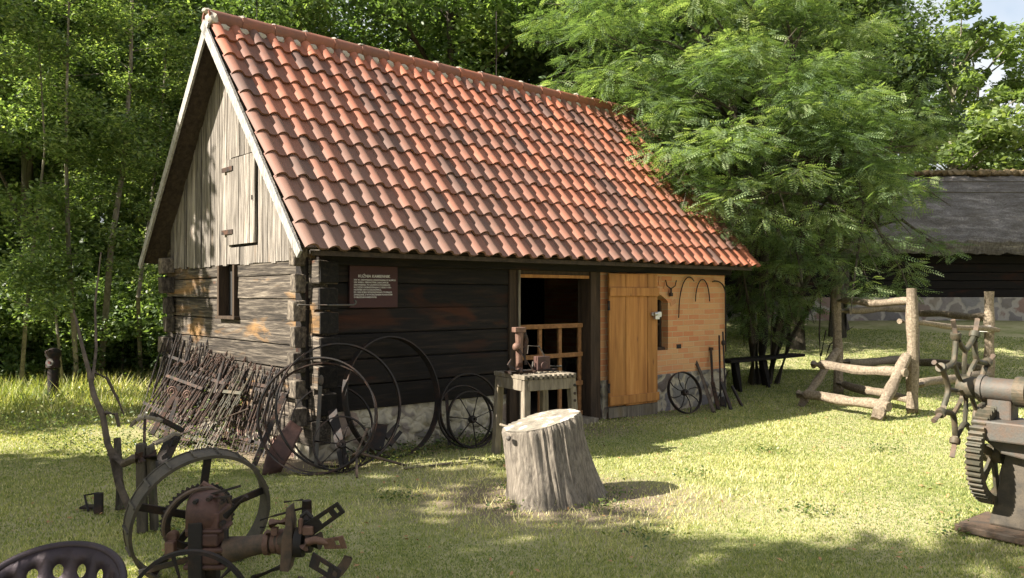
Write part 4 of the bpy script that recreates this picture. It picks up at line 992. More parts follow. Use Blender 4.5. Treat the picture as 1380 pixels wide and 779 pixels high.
# tapering horn tube to the right
q = MB(); q.tube([at(285, 748, 4.40), at(310, 740, 4.38), at(335, 736, 4.34), at(362, 731, 4.30), at(395, 727, 4.25)], [.085, .07, .055, .048, .048], 20); wpart('horn_tube', q, M['iron_brown'], mw, smooth=True)
q = MB()
for px_, r_ in ((362, .062), (372, .058), (381, .066)): q.lathe([(.03, -.014), (r_, -.014), (r_, .014), (.03, .014)], at(px_, 731 - (px_ - 362) * .1, 4.29), Vector((1, -.05, .02)), 20, closed=True)
wpart('collar', q, M['iron_pink'], mw, smooth=True)
q = MB(); q.tube([at(366, 705, 4.26), at(388, 701, 4.24)], .026, 12); q.tube([at(361, 717, 4.26), at(372, 717, 4.24)], .016, 10); q.box(at(371, 715, 4.24), (.03, .04, .035)); wpart('pipe_stub', q, M['iron_pink'], mw, smooth=True)
q = MB(); q.prism([(at(381, 0, 4.2).x, at(0, 765, 4.2).z), (at(383, 0, 4.2).x, at(0, 725, 4.2).z), (at(388, 0, 4.2).x, at(0, 705, 4.2).z), (at(389, 0, 4.2).x, at(0, 682, 4.2).z), (at(394, 0, 4.2).x, at(0, 679, 4.2).z), (at(398, 0, 4.2).x, at(0, 700, 4.2).z), (at(398, 0, 4.2).x, at(0, 745, 4.2).z), (at(393, 0, 4.2).x, at(0, 766, 4.2).z)], Matrix(((1, 0, 0, 0), (0, .09, 0, 4.15), (0, 0, 1, 0), (0, 0, 0, 1))))
wpart('flange_plate', q, M['iron_brown'], mw, bevel=.005)
q = MB(); q.tube([at(395, 728, 4.2), at(432, 728, 4.18)], .045, 18); q.lathe([(.02, -.02), (.075, -.02), (.075, .02), (.02, .02)], at(405, 730, 4.19), (1, 0, 0), 22, closed=True); q.lathe([(.02, -.012), (.06, -.012), (.06, .012), (.02, .012)], at(418, 728, 4.19), (1, 0, 0), 22, closed=True)
wpart('spindle', q, M['iron'], mw, smooth=True)
q = MB(); q.tube([at(414, 700, 4.18), at(414, 674, 4.18)], [.028, .024], 12); q.box(at(414, 706, 4.18), (.075, .06, .06)); q.tube([at(405, 715, 4.1), at(407, 695, 4.1), at(414, 690, 4.1), at(421, 697, 4.1)], .012, 8); wpart('vertical_stub', q, M['iron'], mw, smooth=True)
q = MB(); q.box(at(416, 714, 4.09), (.055, .03, .045)); q.box(at(406, 708, 4.09), (.018, .03, .08)); wpart('clamp', q, M['iron_pink'], mw, bevel=.006)
def slotted(a, b_, w0, w1, mat, slots):
    a = Vector(a); b_ = Vector(b_); d = (b_ - a); L_ = d.length; d.normalize(); nrm = Vector((0, -1, 0)); e = d.cross(nrm).normalized(); q = MB(); th = .016
    def P(u, v_): return a + d * (u * L_) + e * v_
    def slab(u0, u1, v0, v1, V0=None, V1=None):
        V0 = v0 if V0 is None else V0; V1 = v1 if V1 is None else V1
        vs = [P(u0, v0), P(u1, V0), P(u1, V1), P(u0, v1)]; vs += [p + nrm * th for p in vs]
        q.add(vs, [(0, 1, 2, 3), (7, 6, 5, 4), (0, 4, 5, 1), (1, 5, 6, 2), (2, 6, 7, 3), (3, 7, 4, 0)])
    cuts = [0.0]
    for s0, s1 in slots: cuts += [s0, s1]
    cuts.append(1.0)
    hw_ = lambda u: (w0 + (w1 - w0) * u) / 2
    for i in range(len(cuts) - 1):
        u0, u1 = cuts[i], cuts[i + 1]
        if i % 2 == 0: slab(u0, u1, -hw_(u0), hw_(u0), -hw_(u1), hw_(u1))
        else:
            slab(u0, u1, -hw_(u0), -hw_(u0) * .4, -hw_(u1), -hw_(u1) * .4); slab(u0, u1, hw_(u0) * .4, hw_(u0), hw_(u1) * .4, hw_(u1))
    return wpart('slotted_arm', q, M[mat], mw, bevel=.003)
slotted(at(416, 713, 4.12), at(461, 682, 4.02), .075, .065, 'iron', [(.38, .68), (.82, .9)])
slotted(at(420, 752, 4.12), at(459, 776, 4.00), .075, .07, 'iron', [(.3, .6), (.76, .9)])
slotted(at(437, 732, 4.05), at(466, 729, 3.95), .05, .065, 'iron_pink', [(.55, .75)])
q = MB(); q.tube([at(410, 738, 4.05), at(415, 730, 4.05), at(425, 727, 4.05), at(445, 731, 4.02)], [.025, .022, .02, .014], 10); wpart('crank_arm', q, M['iron_pink'], mw, smooth=True)
q = MB(); q.lathe([(.16, -.02), (.20, -.02), (.20, .02), (.16, .02)], at(425, 738, 4.2), (.3, -.95, 0), 20, closed=True, ang0=R(200), ang1=R(300)); wpart('sector', q, M['iron_brown'], mw, smooth=True)
for pts_, r0_ in (([at(342, 778, 4.4), at(382, 762, 4.2)], .016), ([at(352, 700, 4.4), at(372, 694, 4.3), at(410, 684, 4.2)], .006), ([at(352, 710, 4.4), at(370, 709, 4.3)], .006), ([at(384, 676, 4.3), at(408, 673, 4.2)], .006)): q = MB(); q.tube(pts_, r0_, 8); wpart('tie_rod', q, M['iron'], mw)
q = MB(); q.tube([wc1, at(275, 735, 4.45)], .03, 12); q.beam(at(190, 770, 4.5), at(260, 752, 4.4), .03, .03); q.beam(at(283, 755, 4.4), (at(283, 755, 4.4).x, 4.42, .02), .09, .07); wpart('axle_beam', q, M['iron'], mw, bevel=.004)
q = MB(); q.box(at(231, 740, 4.35), (.05, .05, .09)); q.disc(at(234, 722, 4.4), (0, 1, 0), .03, .05); wpart('nut_block', q, M['iron_pink'], mw, bevel=.006)

# perforated seat
se = thing('perforated_seat', 'dark purple iron tractor seat with round holes at the lower left', 'seat', at(62, 900, 2.55))
cs = at(56, 830, 2.62)
def seatP(th, v_):
    A, B = .195 + .05 * v_, .15 + .055 * v_
    h_ = .115 * max(0.0, math.sin(th)) ** .8 + .035
    e = v_ ** 1.3
    return Vector((cs.x + A * math.cos(th), cs.y + B * math.sin(th), cs.z - .01 + h_ * v_ ** 1.05 * 1.15))
q = MB(); NSC = 10; T0_, T1_ = R(-14), R(194)
for k in range(NSC):
    t0, t1 = T0_ + (T1_ - T0_) * k / NSC, T0_ + (T1_ - T0_) * (k + 1) / NSC; tc, hw_ = (t0 + t1) / 2, (t1 - t0) / 2; vc, hv = .52, .48
    vs = []; NP = 32
    for i in range(NP):
        a = 2 * math.pi * i / NP; ca, sa = math.cos(a), math.sin(a); m_ = max(abs(ca), abs(sa))
        for f_ in (1 / m_, None, None):
            if f_ is not None: vs.append(seatP(tc + hw_ * ca * f_, vc + hv * sa * f_))
        vs.append(seatP(tc + hw_ * .46 * ca, vc + .06 + hv * .25 * sa))
    q.add(vs, [(2 * i, 2 * ((i + 1) % NP), 2 * ((i + 1) % NP) + 1, 2 * i + 1) for i in range(NP)])
o = wpart('seat_back', q, M['iron_seat'], se, smooth=True, weld=True, auto=80); sm_ = o.modifiers.new('s', 'SOLIDIFY'); sm_.thickness = .008
q = MB(); q.tube([seatP(T0_ + (T1_ - T0_) * i / 50, 1.0) + Vector((0, .004, .004)) for i in range(51)], .013, 10); wpart('rolled_rim', q, M['iron_seat'], se, smooth=True)
q = MB(); vs = [Vector((cs.x, cs.y, cs.z - .04))]
for j in (1, 2, 3):
    for i in range(41):
        th = 2 * math.pi * i / 40; p = seatP(th, .04); p.z = cs.z - .04 + .034 * (j / 3) ** 2; vs.append(Vector((cs.x, cs.y, p.z)).lerp(p, j / 3) if j < 3 else p)
fs = [(0, 1 + i, 2 + i) for i in range(40)] + [(1 + j * 41 + i, 1 + (j + 1) * 41 + i, 2 + (j + 1) * 41 + i, 2 + j * 41 + i) for j in range(2) for i in range(40)]
q.add(vs, fs); wpart('seat_pan', q, M['iron_seat'], se, smooth=True)
q = MB(); q.tube([cs + Vector((0, .0, -.05)), cs + Vector((.05, .15, -.3)), Vector((cs.x + .25, cs.y + .5, .25)), Vector((cs.x + .55, cs.y + 1.1, .06)), Vector((cs.x + .6, cs.y + 1.3, -.05))], .022, 8); wpart('spring_arm', q, M['iron'], se, smooth=True)

# ================================================================== LEFT LAWN ITEMS
hy = gnd(72, 542); t = thing('hydrant_post', 'dark short cast post with a pale round dial on the grass at the left', 'hydrant', hy)
q = MB(); q.lathe([(.11, 0), (.11, .05), (.075, .07), (.075, .50), (.10, .52), (.10, .60), (.085, .62), (.085, .66), (.11, .70), (.11, .76), (.06, .80), (.001, .81)], hy, (0, 0, 1), 20); wpart('post', q, iron('dark post iron', (.02, .018, .017), (.08, .03, .022), (.45, .65)), t, smooth=True)
q = MB(); q.disc(hy + Vector((.01, -.10, .60)), (.0, -1, .1), .055, .03); wpart('dial', q, plain('dial face', (.10, .09, .08), .6, 0, .1), t, smooth=True)
q = MB(); q.disc(hy + Vector((.01, -.117, .60)), (.0, -1, .1), .022, .01); wpart('dial_centre', q, plain('dial red', (.12, .03, .025), .5), t)

tw = thing('dead_branch', 'long crooked dead branch leaning over the old plough on the left lawn', 'branch', (at(178, 690, 5.9).x, 5.9, 0))
q = MB(); q.tube([at(168, 668, 5.95), at(158, 625, 6.0), at(146, 598, 6.05), at(139, 560, 6.1), at(127, 532, 6.15), at(121, 502, 6.25), at(112, 470, 6.3), at(103, 432, 6.4), at(99, 418, 6.4)], [.018, .020, .024, .022, .02, .017, .014, .010, .006], 9, wob=.15); wpart('stem', q, M['branch'], tw, smooth=True)
q = MB(); q.tube([at(150, 610, 6.02), at(168, 625, 5.95), at(180, 618, 5.8), at(205, 616, 5.7)], [.028, .028, .032, .03], 9, wob=.1); wpart('side_stem', q, M['branch'], tw, smooth=True)
q = MB(); q.tube([at(150, 605, 6.0), at(160, 650, 5.95), at(178, 690, 5.9), at(180, 712, 5.9)], [.028, .026, .028, .035], 9, wob=.1); wpart('root', q, M['branch'], tw, smooth=True)
for pts, r_ in (([at(128, 502, 6.2), at(145, 510, 6.25), at(160, 540, 6.3), at(168, 560, 6.3)], .014), ([at(124, 520, 6.2), at(130, 470, 6.4), at(128, 410, 6.6), at(136, 340, 6.7)], .012), ([at(143, 556, 6.1), at(157, 558, 6.1), at(161, 575, 6.1)], .018)):
    q = MB(); q.tube(pts, [r_, r_ * .9, r_ * .7, r_ * .4][:len(pts)], 7); wpart('twig', q, M['branch'], tw, smooth=True)
st_ = (at(163, 690, 6.1).x, 6.1, 0); q = MB(); q.tube([Vector(st_), at(161, 640, 6.1), at(158, 590, 6.15)], [.035, .03, .028], 8, wob=.15); tag(mesh_obj('wooden_stake', q, M['bark'], loc=st_, smooth=True), 'short upright wooden stake beside the dead branch', 'stake')
t = thing('old_plough', 'old plough with pale curved blades on a timber post behind the big wheel', 'plough', (at(193, 700, 5.5).x, 5.5, 0))
q = MB(); q.beam((at(193, 700, 5.5).x, 5.5, 0), at(191, 597, 5.5), .06, .06); q.beam((at(205, 700, 5.5).x, 5.55, 0), at(203, 600, 5.5), .045, .05); wpart('post', q, M['bark'], t, bevel=.01)
q = MB(); q.tube([at(183, 617, 5.45), at(212, 613, 5.5)], .04, 10); q.tube([at(188, 610, 5.4), at(192, 622, 5.4)], .03, 8); wpart('cross_block', q, M['iron_rust'], t, smooth=True)
def ribbon(q, pts, w_, th, up=(0, 0, 1)):
    for i in range(len(pts) - 1): q.beam(pts[i], pts[i + 1], w_[i], th, up, w2=w_[i + 1])
q = MB(); ribbon(q, [at(176, 575, 5.6), at(184, 566, 5.6), at(196, 562, 5.62), at(210, 564, 5.65), at(219, 567, 5.65)], [.015, .05, .075, .07, .03], .02, (0, 0, 1)); wpart('blade', q, M['bench_wood'], t, bevel=.004)
q = MB(); ribbon(q, [at(198, 604, 5.6), at(208, 598, 5.6), at(222, 592, 5.65), at(236, 584, 5.7), at(243, 586, 5.7)], [.03, .07, .06, .03, .02], .02); wpart('blade', q, M['bench_wood'], t, bevel=.004)
q = MB(); q.tube([at(196, 564, 5.6), at(195, 600, 5.5)], .010, 7); q.beam(at(205, 558, 5.7), at(246, 580, 5.9), .05, .03); q.beam(at(235, 588, 5.8), at(210, 640, 5.6), .10, .03); wpart('arm', q, M['iron_rust'], t)
q = MB(); ribbon(q, [at(206, 650, 5.6), at(212, 630, 5.6), at(232, 600, 5.7), at(236, 590, 5.7)], [.12, .14, .10, .04], .02); wpart('mouldboard', q, M['iron'], t, bevel=.004)
t = thing('iron_footscraper', 'small black iron bracket with a bent handle sunk in the grass', 'iron bracket', gnd(133, 690))
q = MB(); q.beam(gnd(134, 692), gnd(134, 692) + Vector((0, 0, .155)), .06, .03); wpart('upright', q, M['iron'], t, bevel=.004)
q = MB(); g0 = gnd(120, 690); q.tube([g0 + Vector((0, 0, .01)), g0 + Vector((-.08, .1, .10)), g0 + Vector((.02, .1, .12)), g0 + Vector((.06, -.03, .02))], .009, 7); q.beam(gnd(112, 686) + Vector((0, 0, .02)), gnd(132, 686) + Vector((0, 0, .02)), .09, .015); wpart('bent_handle', q, M['iron'], t, smooth=True)

# ================================================================== BENCHES AT THE RIGHT
b0 = at(1022, 512, 14.0); b0.z = gz(b0.x, 14)
t = thing('plank_bench', 'dark low plank bench on splayed legs beside the brick end', 'bench', b0)
q = MB(); q.beam(at(975, 487, 13.3), at(1075, 478, 14.6), .30, .05, (0, 0, 1)); wpart('seat', q, M['log_dark'], t, bevel=.008)
for px_, d_ in ((990, 13.5), (1028, 14.0)):
    for dy in (-.09, .09):
        q = MB(); top = at(px_, 486, d_) + Vector((0, dy * .4, 0)); q.beam(Vector((top.x + .06, top.y + dy, gz(top.x, top.y) - .02)), top, .05, .05, w2=.12, h2=.06); wpart('leg', q, M['log_dark'], t)
px0 = at(1045, 466, 20.0); px0.z = gz(px0.x, 20)
t = thing('picnic_table', 'weathered outdoor table set standing in the shade before the barn', 'picnic table', px0)
q = MB(); q.bx(px0.x - .55, px0.x + .45, 19.7, 20.5, px0.z + .62, px0.z + .67); wpart('table_top', q, M['bench_wood'], t, bevel=.01)
for dx in (-.35, .3):
    q = MB(); q.beam((px0.x + dx, 19.8, px0.z), (px0.x + dx, 20.3, px0.z + .64), .07, .07); q.beam((px0.x + dx, 20.4, px0.z), (px0.x + dx, 19.9, px0.z + .64), .07, .07); wpart('leg', q, M['bark'], t)
q = MB(); q.bx(px0.x - .75, px0.x + .45, 19.1, 19.35, px0.z + .38, px0.z + .42); wpart('bench_seat', q, M['bench_wood'], t, bevel=.01); q = MB(); q.bx(px0.x - .75, px0.x + .45, 20.8, 21.05, px0.z + .38, px0.z + .42); wpart('bench_seat', q, M['bench_wood'], t, bevel=.01)
q = MB(); q.bx(px0.x - .6, px0.x - .5, 19.2, 21.0, px0.z, px0.z + .38); q.bx(px0.x + .25, px0.x + .35, 19.2, 21.0, px0.z, px0.z + .38); wpart('bench_support', q, M['bark'], t)

# ================================================================== THATCHED BARN
BX0, BX1, BY = 6.3, 34.0, 25.2; gb_ = gz(12, BY)
t = thing('thatched_barn', 'long dark barn with grey thatched roof on a field stone plinth', 'barn', ((BX0 + BX1) / 2, BY, gb_))
q = MB(); q.bx(BX0, BX1, BY, BY + 7, gb_ - .4, gb_ + .72); wpart('plinth', q, M['stone_barn'], t)
q = MB()
for k in range(8): q.tint = rnd.uniform(.1, .5); q.bx(BX0 + .02, BX1 - .02, BY + .06, BY + 6.9, gb_ + .72 + k * .26, gb_ + .72 + (k + 1) * .26 - .012)
wpart('log_wall', q, M['log_dark'], t, bevel=.015)
EYb, EZb, RZb = BY - .95, gb_ + 2.42, gb_ + 5.0
q = MB(); nxx, nyy = 260, 40; vs = []
for side, tz in ((1, 0.0), (1, -.38)):
    for i in range(nxx + 1):
        x = BX0 - .7 + (BX1 - BX0 + 1.4) * i / nxx
        for j in range(nyy + 1):
            v_ = j / nyy; y = EYb + (BY + 3.5 - EYb) * v_; z = EZb + (RZb - EZb) * v_ + .09 * noise.noise(Vector((x * 1.2, v_ * 5, tz))) + .05 * noise.noise(Vector((x * 6, v_ * 14, tz))) + .10 * math.sin(math.pi * v_)
            if j == 0: z -= .05 + .05 * noise.noise(Vector((x * 4, 0, 0)))
            vs.append((x, y + (.12 if tz else 0), z + tz))
w_ = nyy + 1; off = (nxx + 1) * w_
fs = [(i * w_ + j, (i + 1) * w_ + j, (i + 1) * w_ + j + 1, i * w_ + j + 1) for i in range(nxx) for j in range(nyy)]
fs += [(off + a, off + b_, off + c, off + d) for a, b_, c, d in fs] + [(i * w_, (i + 1) * w_, off + (i + 1) * w_, off + i * w_) for i in range(nxx)] + [(j, j + 1, off + j + 1, off + j) for j in range(nyy)]
q.add(vs, fs)
q.bx(BX0 - .7, BX1 + .7, BY + 3.5, BY + 3.6, EZb, RZb - .05)
q.add([(BX0 - .7, BY + 3.5, RZb), (BX1 + .7, BY + 3.5, RZb), (BX1 + .7, BY + 8, EZb), (BX0 - .7, BY + 8, EZb)], [(0, 1, 2, 3)])
roof = wpart('thatched_roof', q, M['thatch'], t, smooth=True)
q = MB()
for k in range(130):
    x = BX0 - .6 + (BX1 - BX0 + 1.2) * k / 129; q.blob((x, BY + 3.45, RZb + .06), .2, 1, .6, (1.1, 1.2, .7), k)
wpart('mossy_ridge', q, M['moss'], roof, smooth=True)
q = MB()
for dv in (.80, .62):
    q.beam((BX0 - .7, EYb + 4.45 * dv, EZb + (RZb - EZb) * dv + .16), (BX1 + .7, EYb + 4.45 * dv, EZb + (RZb - EZb) * dv + .17), .03, .03)
wpart('roof_pole', q, M['bark'], roof)

# ================================================================== TREES
rng = np.random.default_rng(11)
def leaf_cloud(cent, rad, n, size, squash=.75, jag=.9, shell=0.35):
    """points of leaves scattered in clumps; cent (k,3), rad (k,)"""
    k = len(cent); wgt = rad ** 2; wgt = wgt / wgt.sum(); idx = rng.choice(k, n, p=wgt)
    d = rng.normal(size=(n, 3)); d /= np.linalg.norm(d, axis=1)[:, None]
    rr = rad[idx] * (shell + (1 - shell) * rng.random(n) ** .55) * (1 + .25 * rng.normal(size=n) * jag * .5)
    P = cent[idx] + d * rr[:, None] * np.array([1, 1, squash]); return P, idx, d
def leaf_quads(P, size, up_bias=.6, tint=None, asp=.62):
    n = len(P); nr = rng.normal(size=(n, 3)); nr[:, 2] = np.abs(nr[:, 2]) + up_bias; nr /= np.linalg.norm(nr, axis=1)[:, None]
    t_ = rng.normal(size=(n, 3)); t_ -= nr * (t_ * nr).sum(1)[:, None]; t_ /= np.linalg.norm(t_, axis=1)[:, None]; bt = np.cross(nr, t_)
    sz = size * (.65 + .7 * rng.random(n))[:, None]
    v0 = P - t_ * sz; v1 = P + bt * sz * asp * .8 - t_ * sz * .1 + nr * sz * .12; v2 = P + t_ * sz; v3 = P - bt * sz * asp * .8 - t_ * sz * .1 + nr * sz * .12
    V = np.stack([v0, v1, v2, v3], 1).reshape(-1, 3); F = np.arange(4 * n, dtype=np.int32).reshape(n, 4)
    tt = np.repeat(rng.random(n) if tint is None else tint, 4); return V, F, tt
def crown_clumps(c, rx, ry, rz, k, r0, r1):
    d = rng.normal(size=(k, 3)); d /= np.linalg.norm(d, axis=1)[:, None]; q = rng.random(k) ** .45
    P = np.array(c) + d * q[:, None] * np.array([rx, ry, rz]); return P, rng.uniform(r0, r1, k)
def make_tree(name, label, cat, loc, H, crown, nclump, nleaf, lsize, trunk_r, leafm, barkm, group=None, cr=(.45, .95), lean=(0, 0), bush=False, limbs=14, squash=.7, stems=None):
    """crown = (cz, rx, ry, rz) in tree space"""
    t = thing(name, label, cat, loc, (0, 0, 0), group)
    cz, rx, ry, rz_ = crown
    cc, rad = crown_clumps((lean[0], lean[1], cz), rx, ry, rz_, nclump, *cr)
    P, idx, d = leaf_cloud(cc, rad, nleaf, lsize, squash)
    ct = rng.random(nclump) * .5; tint = np.clip(ct[idx] + rng.random(nleaf) * .5, 0, 1)
    V, F, tt = leaf_quads(P, lsize, tint=tint); keep = None
    raw_mesh('crown', V, F, leafm, tt, parent=t)
    q = MB()
    top = Vector((lean[0], lean[1], min(H, cz + rz_ * .5)))
    def tr(u): return Vector((0, 0, -.15)).lerp(top, u) + Vector((.12 * math.sin(u * 5 + loc[0]), .12 * math.sin(u * 4 + loc[1]), 0)) * u * (H / 8)
    if stems is None: q.tube([tr(i / 8) for i in range(9)], [trunk_r * (1.25 if i == 0 else 1 - .8 * i / 8) for i in range(9)], 9, wob=.05)
    else:
        for (x0, y0, x1, y1, z1, r_) in stems: q.tube([(x0, y0, -.1), (x0 * .7 + x1 * .3, y0 * .7 + y1 * .3, z1 * .4), (x1, y1, z1)], [r_, r_ * .8, r_ * .5], 8, wob=.08)
    wsel = rng.choice(nclump, min(limbs, nclump), replace=False)
    for w_i in wsel:
        e = Vector(cc[w_i]); u = min(.9, max(.25, (e.z - rz_ * .35) / top.z)); s0 = tr(u) if stems is None else Vector((e.x * .3, e.y * .3, e.z * .5))
        m_ = s0.lerp(e, .5) + Vector((rnd.uniform(-.2, .2), rnd.uniform(-.2, .2), .15)); q.tube([s0, m_, e], [trunk_r * .3, trunk_r * .2, trunk_r * .07], 6)
    mesh_obj('trunk', q, barkm, t, smooth=True)
    return t

# prototypes of the wood behind the smithy
WG = 'trees of the wood behind the smithy'
protoA = make_tree('forest_tree', 'leafy forest tree standing in the wood behind the smithy', 'tree', (-5.5, 16.5, 0), 10, (5.6, 2.6, 2.6, 4.4), 80, 52000, .06, .16, M['leaf'], M['bark'], WG, (.45, .95))
protoB = make_tree('forest_tree', 'leafy forest tree standing in the wood behind the smithy', 'tree', (-1.5, 18.5, 0), 13, (7.5, 3.1, 3.1, 4.6), 80, 42000, .08, .22, M['leaf'], M['bark'], WG, (.55, 1.1))
protoC = make_tree('forest_tree', 'dark forest tree standing in the wood behind the smithy', 'tree', (3.0, 20.0, 0), 15, (8.5, 3.6, 3.4, 5.2), 70, 36000, .10, .26, M['leaf_dark'], M['bark'], WG, (.6, 1.3))
def put(p, x, y, rz, s, label=None, grp=None):
    o = copy_tree(p); o.location = (x, y, gz(x, y)); o.rotation_euler = (0, 0, rz); o.scale = (s, s, s * rnd.uniform(.9, 1.15))
    if label: o['label'] = label
    return o
spots = []
for k, (x, y) in enumerate([(-9.0, 15.2), (-11.5, 17), (-13.5, 14.5), (-8.0, 19), (-4.2, 20), (-12, 21.5), (-16.5, 19), (-16, 25), (-8, 25), (-2.5, 24), (1.0, 22.5), (5.5, 24), (4.0, 28.5), (-5, 30), (-12, 30), (-20, 30), (0, 33), (8.5, 36), (-24, 24)]):
    p = (protoA, protoB, protoC)[(k * 2 + k // 3) % 3] if k > 2 else protoA
    put(p, x, y, rnd.uniform(0, 6.28), rnd.uniform(.9, 1.2))
# trees far behind the barn, sunny and open
BG = 'trees standing behind the thatched barn'
pF = make_tree('barn_tree', 'airy sunlit tree with bare limbs showing against the sky behind the barn', 'tree', (21.5, 40, gz(21.5, 40)), 14, (9.5, 4.2, 3.5, 5.5), 46, 10500, .17, .24, M['leaf_far'], M['bark_pale'], BG, (.5, 1.0), limbs=40)
put(pF, 27.5, 42, 2.0, .95, 'airy sunlit tree at the right edge of the sky behind the barn'); put(pF, 15.5, 43, 4.0, .85, 'smaller sunlit tree behind the barn next to the dark tall tree')
put(pF, 24.6, 43.5, 3.3, 1.05, 'sunlit tree between the airy tree and the right edge'); put(pF, 33.5, 38, 1.0, 1.0, 'sunlit tree beyond the right end of the barn')
put(protoC, 23.0, 54, 1.2, 1.75, 'tall dark crowned tree rising far behind the pinnate tree')
put(protoC, 8.2, 20.6, 2.2, .72, 'dark tree hidden behind the pinnate tree before the barn'); put(protoC, 8.9, 22.0, 4.4, .68, 'dark tree between the pinnate tree and the barn roof'); put(protoC, 6.5, 18.6, 5.2, .6, 'smaller dark tree close behind the pinnate tree'); put(protoB, 20, 50, .7, 1.0, 'green tree low on the horizon behind the barn roof'); put(protoB, 30, 52, 2.7, .9, 'green tree low behind the right part of the barn roof'); put(protoB, 12, 48, 5, 1.1, 'green tree low behind the barn beside the dark tall tree')

# slender saplings in front of the wood, left
SG = 'slender saplings before the wood'
def sapling(label, pts, r0, nl, spread, z0, group=SG, mat='bark_pale', ls=.036):
    base = Vector(pts[0]); t = thing('sapling', label, 'sapling', base, group=group)
    q = MB(); m_ = len(pts); q.tube(pts, [r0 * (1 - .75 * i / (m_ - 1)) for i in range(m_)], 8, wob=.06)
    cc = []
    for i in range(26):
        u = rnd.uniform(z0, 1) * (m_ - 1); i0 = min(int(u), m_ - 2); p = Vector(pts[i0]).lerp(Vector(pts[i0 + 1]), u - i0)
        e = p + Vector((rnd.uniform(-1, 1), rnd.uniform(-1, 1), rnd.uniform(-.1, .5))) * spread; q.tube([p, p.lerp(e, .5) + Vector((0, 0, .08)), e], [r0 * .22, r0 * .15, r0 * .05], 5); cc.append(e); cc.append(p.lerp(e, .6))
    wpart('trunk', q, M[mat], t, smooth=True)
    cc = np.array([tuple(c) for c in cc]) - np.array(base); P, idx, d = leaf_cloud(cc, rng.uniform(.2, .5, len(cc)), nl, ls, .6, shell=.05)
    V, F, tt = leaf_quads(P, ls, 1.0, tint=np.clip(rng.random(nl) * .8 + .2, 0, 1)); raw_mesh('crown', V, F, M['leaf'], tt, parent=t)
sapling('tall pale sapling leaning right beside the gable', [gnd(135, 520) , at(150, 330, 12.9), at(165, 230, 12.9), at(175, 100, 12.8), at(178, -60, 12.7), at(170, -200, 12.6)], .055, 15000, .9, .35)
sapling('straight thin sapling left of the leaning pale one', [gnd(105, 525), at(92, 330, 12.4), at(88, 200, 12.3), at(90, 60, 12.2), at(95, -120, 12.2)], .04, 12000, .8, .3)
sapling('thin sapling at the far left with sparse leaves', [gnd(28, 530), at(35, 430, 12.2), at(45, 330, 12.2), at(60, 200, 12.2), at(50, 40, 12)], .035, 11000, .8, .25)
sapling('forked young sapling rising behind the far gable corner', [gnd(190, 515), at(186, 400, 13.3), at(200, 300, 13.4), at(215, 180, 13.4), at(225, 50, 13.5)], .04, 11000, .8, .3)
sapling('dead looking thin sapling with few twigs behind the hydrant post', [gnd(86, 530), at(78, 450, 12.4), at(70, 380, 12.4), at(66, 300, 12.4)], .028, 1500, .4, .4)

# shrubs under the wood
BGp = 'bushes at the foot of the wood'
bush = make_tree('bush', 'low leafy bush at the foot of the wood', 'bush', (-8.6, 13.6, 0), 2, (1.0, 1.3, 1.0, 1.0), 26, 15000, .045, .04, M['leaf'], M['bark'], BGp, (.3, .55), limbs=10)
for k, (x, y, s_) in enumerate([(-10.5, 13.2, 1.1), (-12.6, 13.5, 1.2), (-6.9, 14.5, .9), (-7.6, 16, 1.4), (-10, 16, 1.5), (-14.5, 15.5, 1.5), (-5.2, 14.6, 1.0), (-12.5, 18, 1.8), (-3.4, 15.6, 1.2), (-9.5, 12.6, .6)]): put(bush, x, y, rnd.uniform(0, 6), s_)
# far thickets closing the wood: nobody could count these
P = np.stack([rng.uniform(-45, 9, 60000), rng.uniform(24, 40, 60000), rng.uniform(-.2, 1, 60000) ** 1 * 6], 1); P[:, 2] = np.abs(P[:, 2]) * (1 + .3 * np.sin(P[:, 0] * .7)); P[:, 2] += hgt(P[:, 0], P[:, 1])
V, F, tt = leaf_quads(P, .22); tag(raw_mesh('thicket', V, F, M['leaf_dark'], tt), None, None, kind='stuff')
P = np.stack([rng.uniform(-30, 70, 40000), rng.uniform(56, 64, 40000), np.abs(rng.normal(size=40000)) * 4.0], 1); P[:, 2] += hgt(P[:, 0], P[:, 1])
V, F, tt = leaf_quads(P, .4); tag(raw_mesh('distant_wood', V, F, M['leaf'], tt), None, None, kind='stuff')

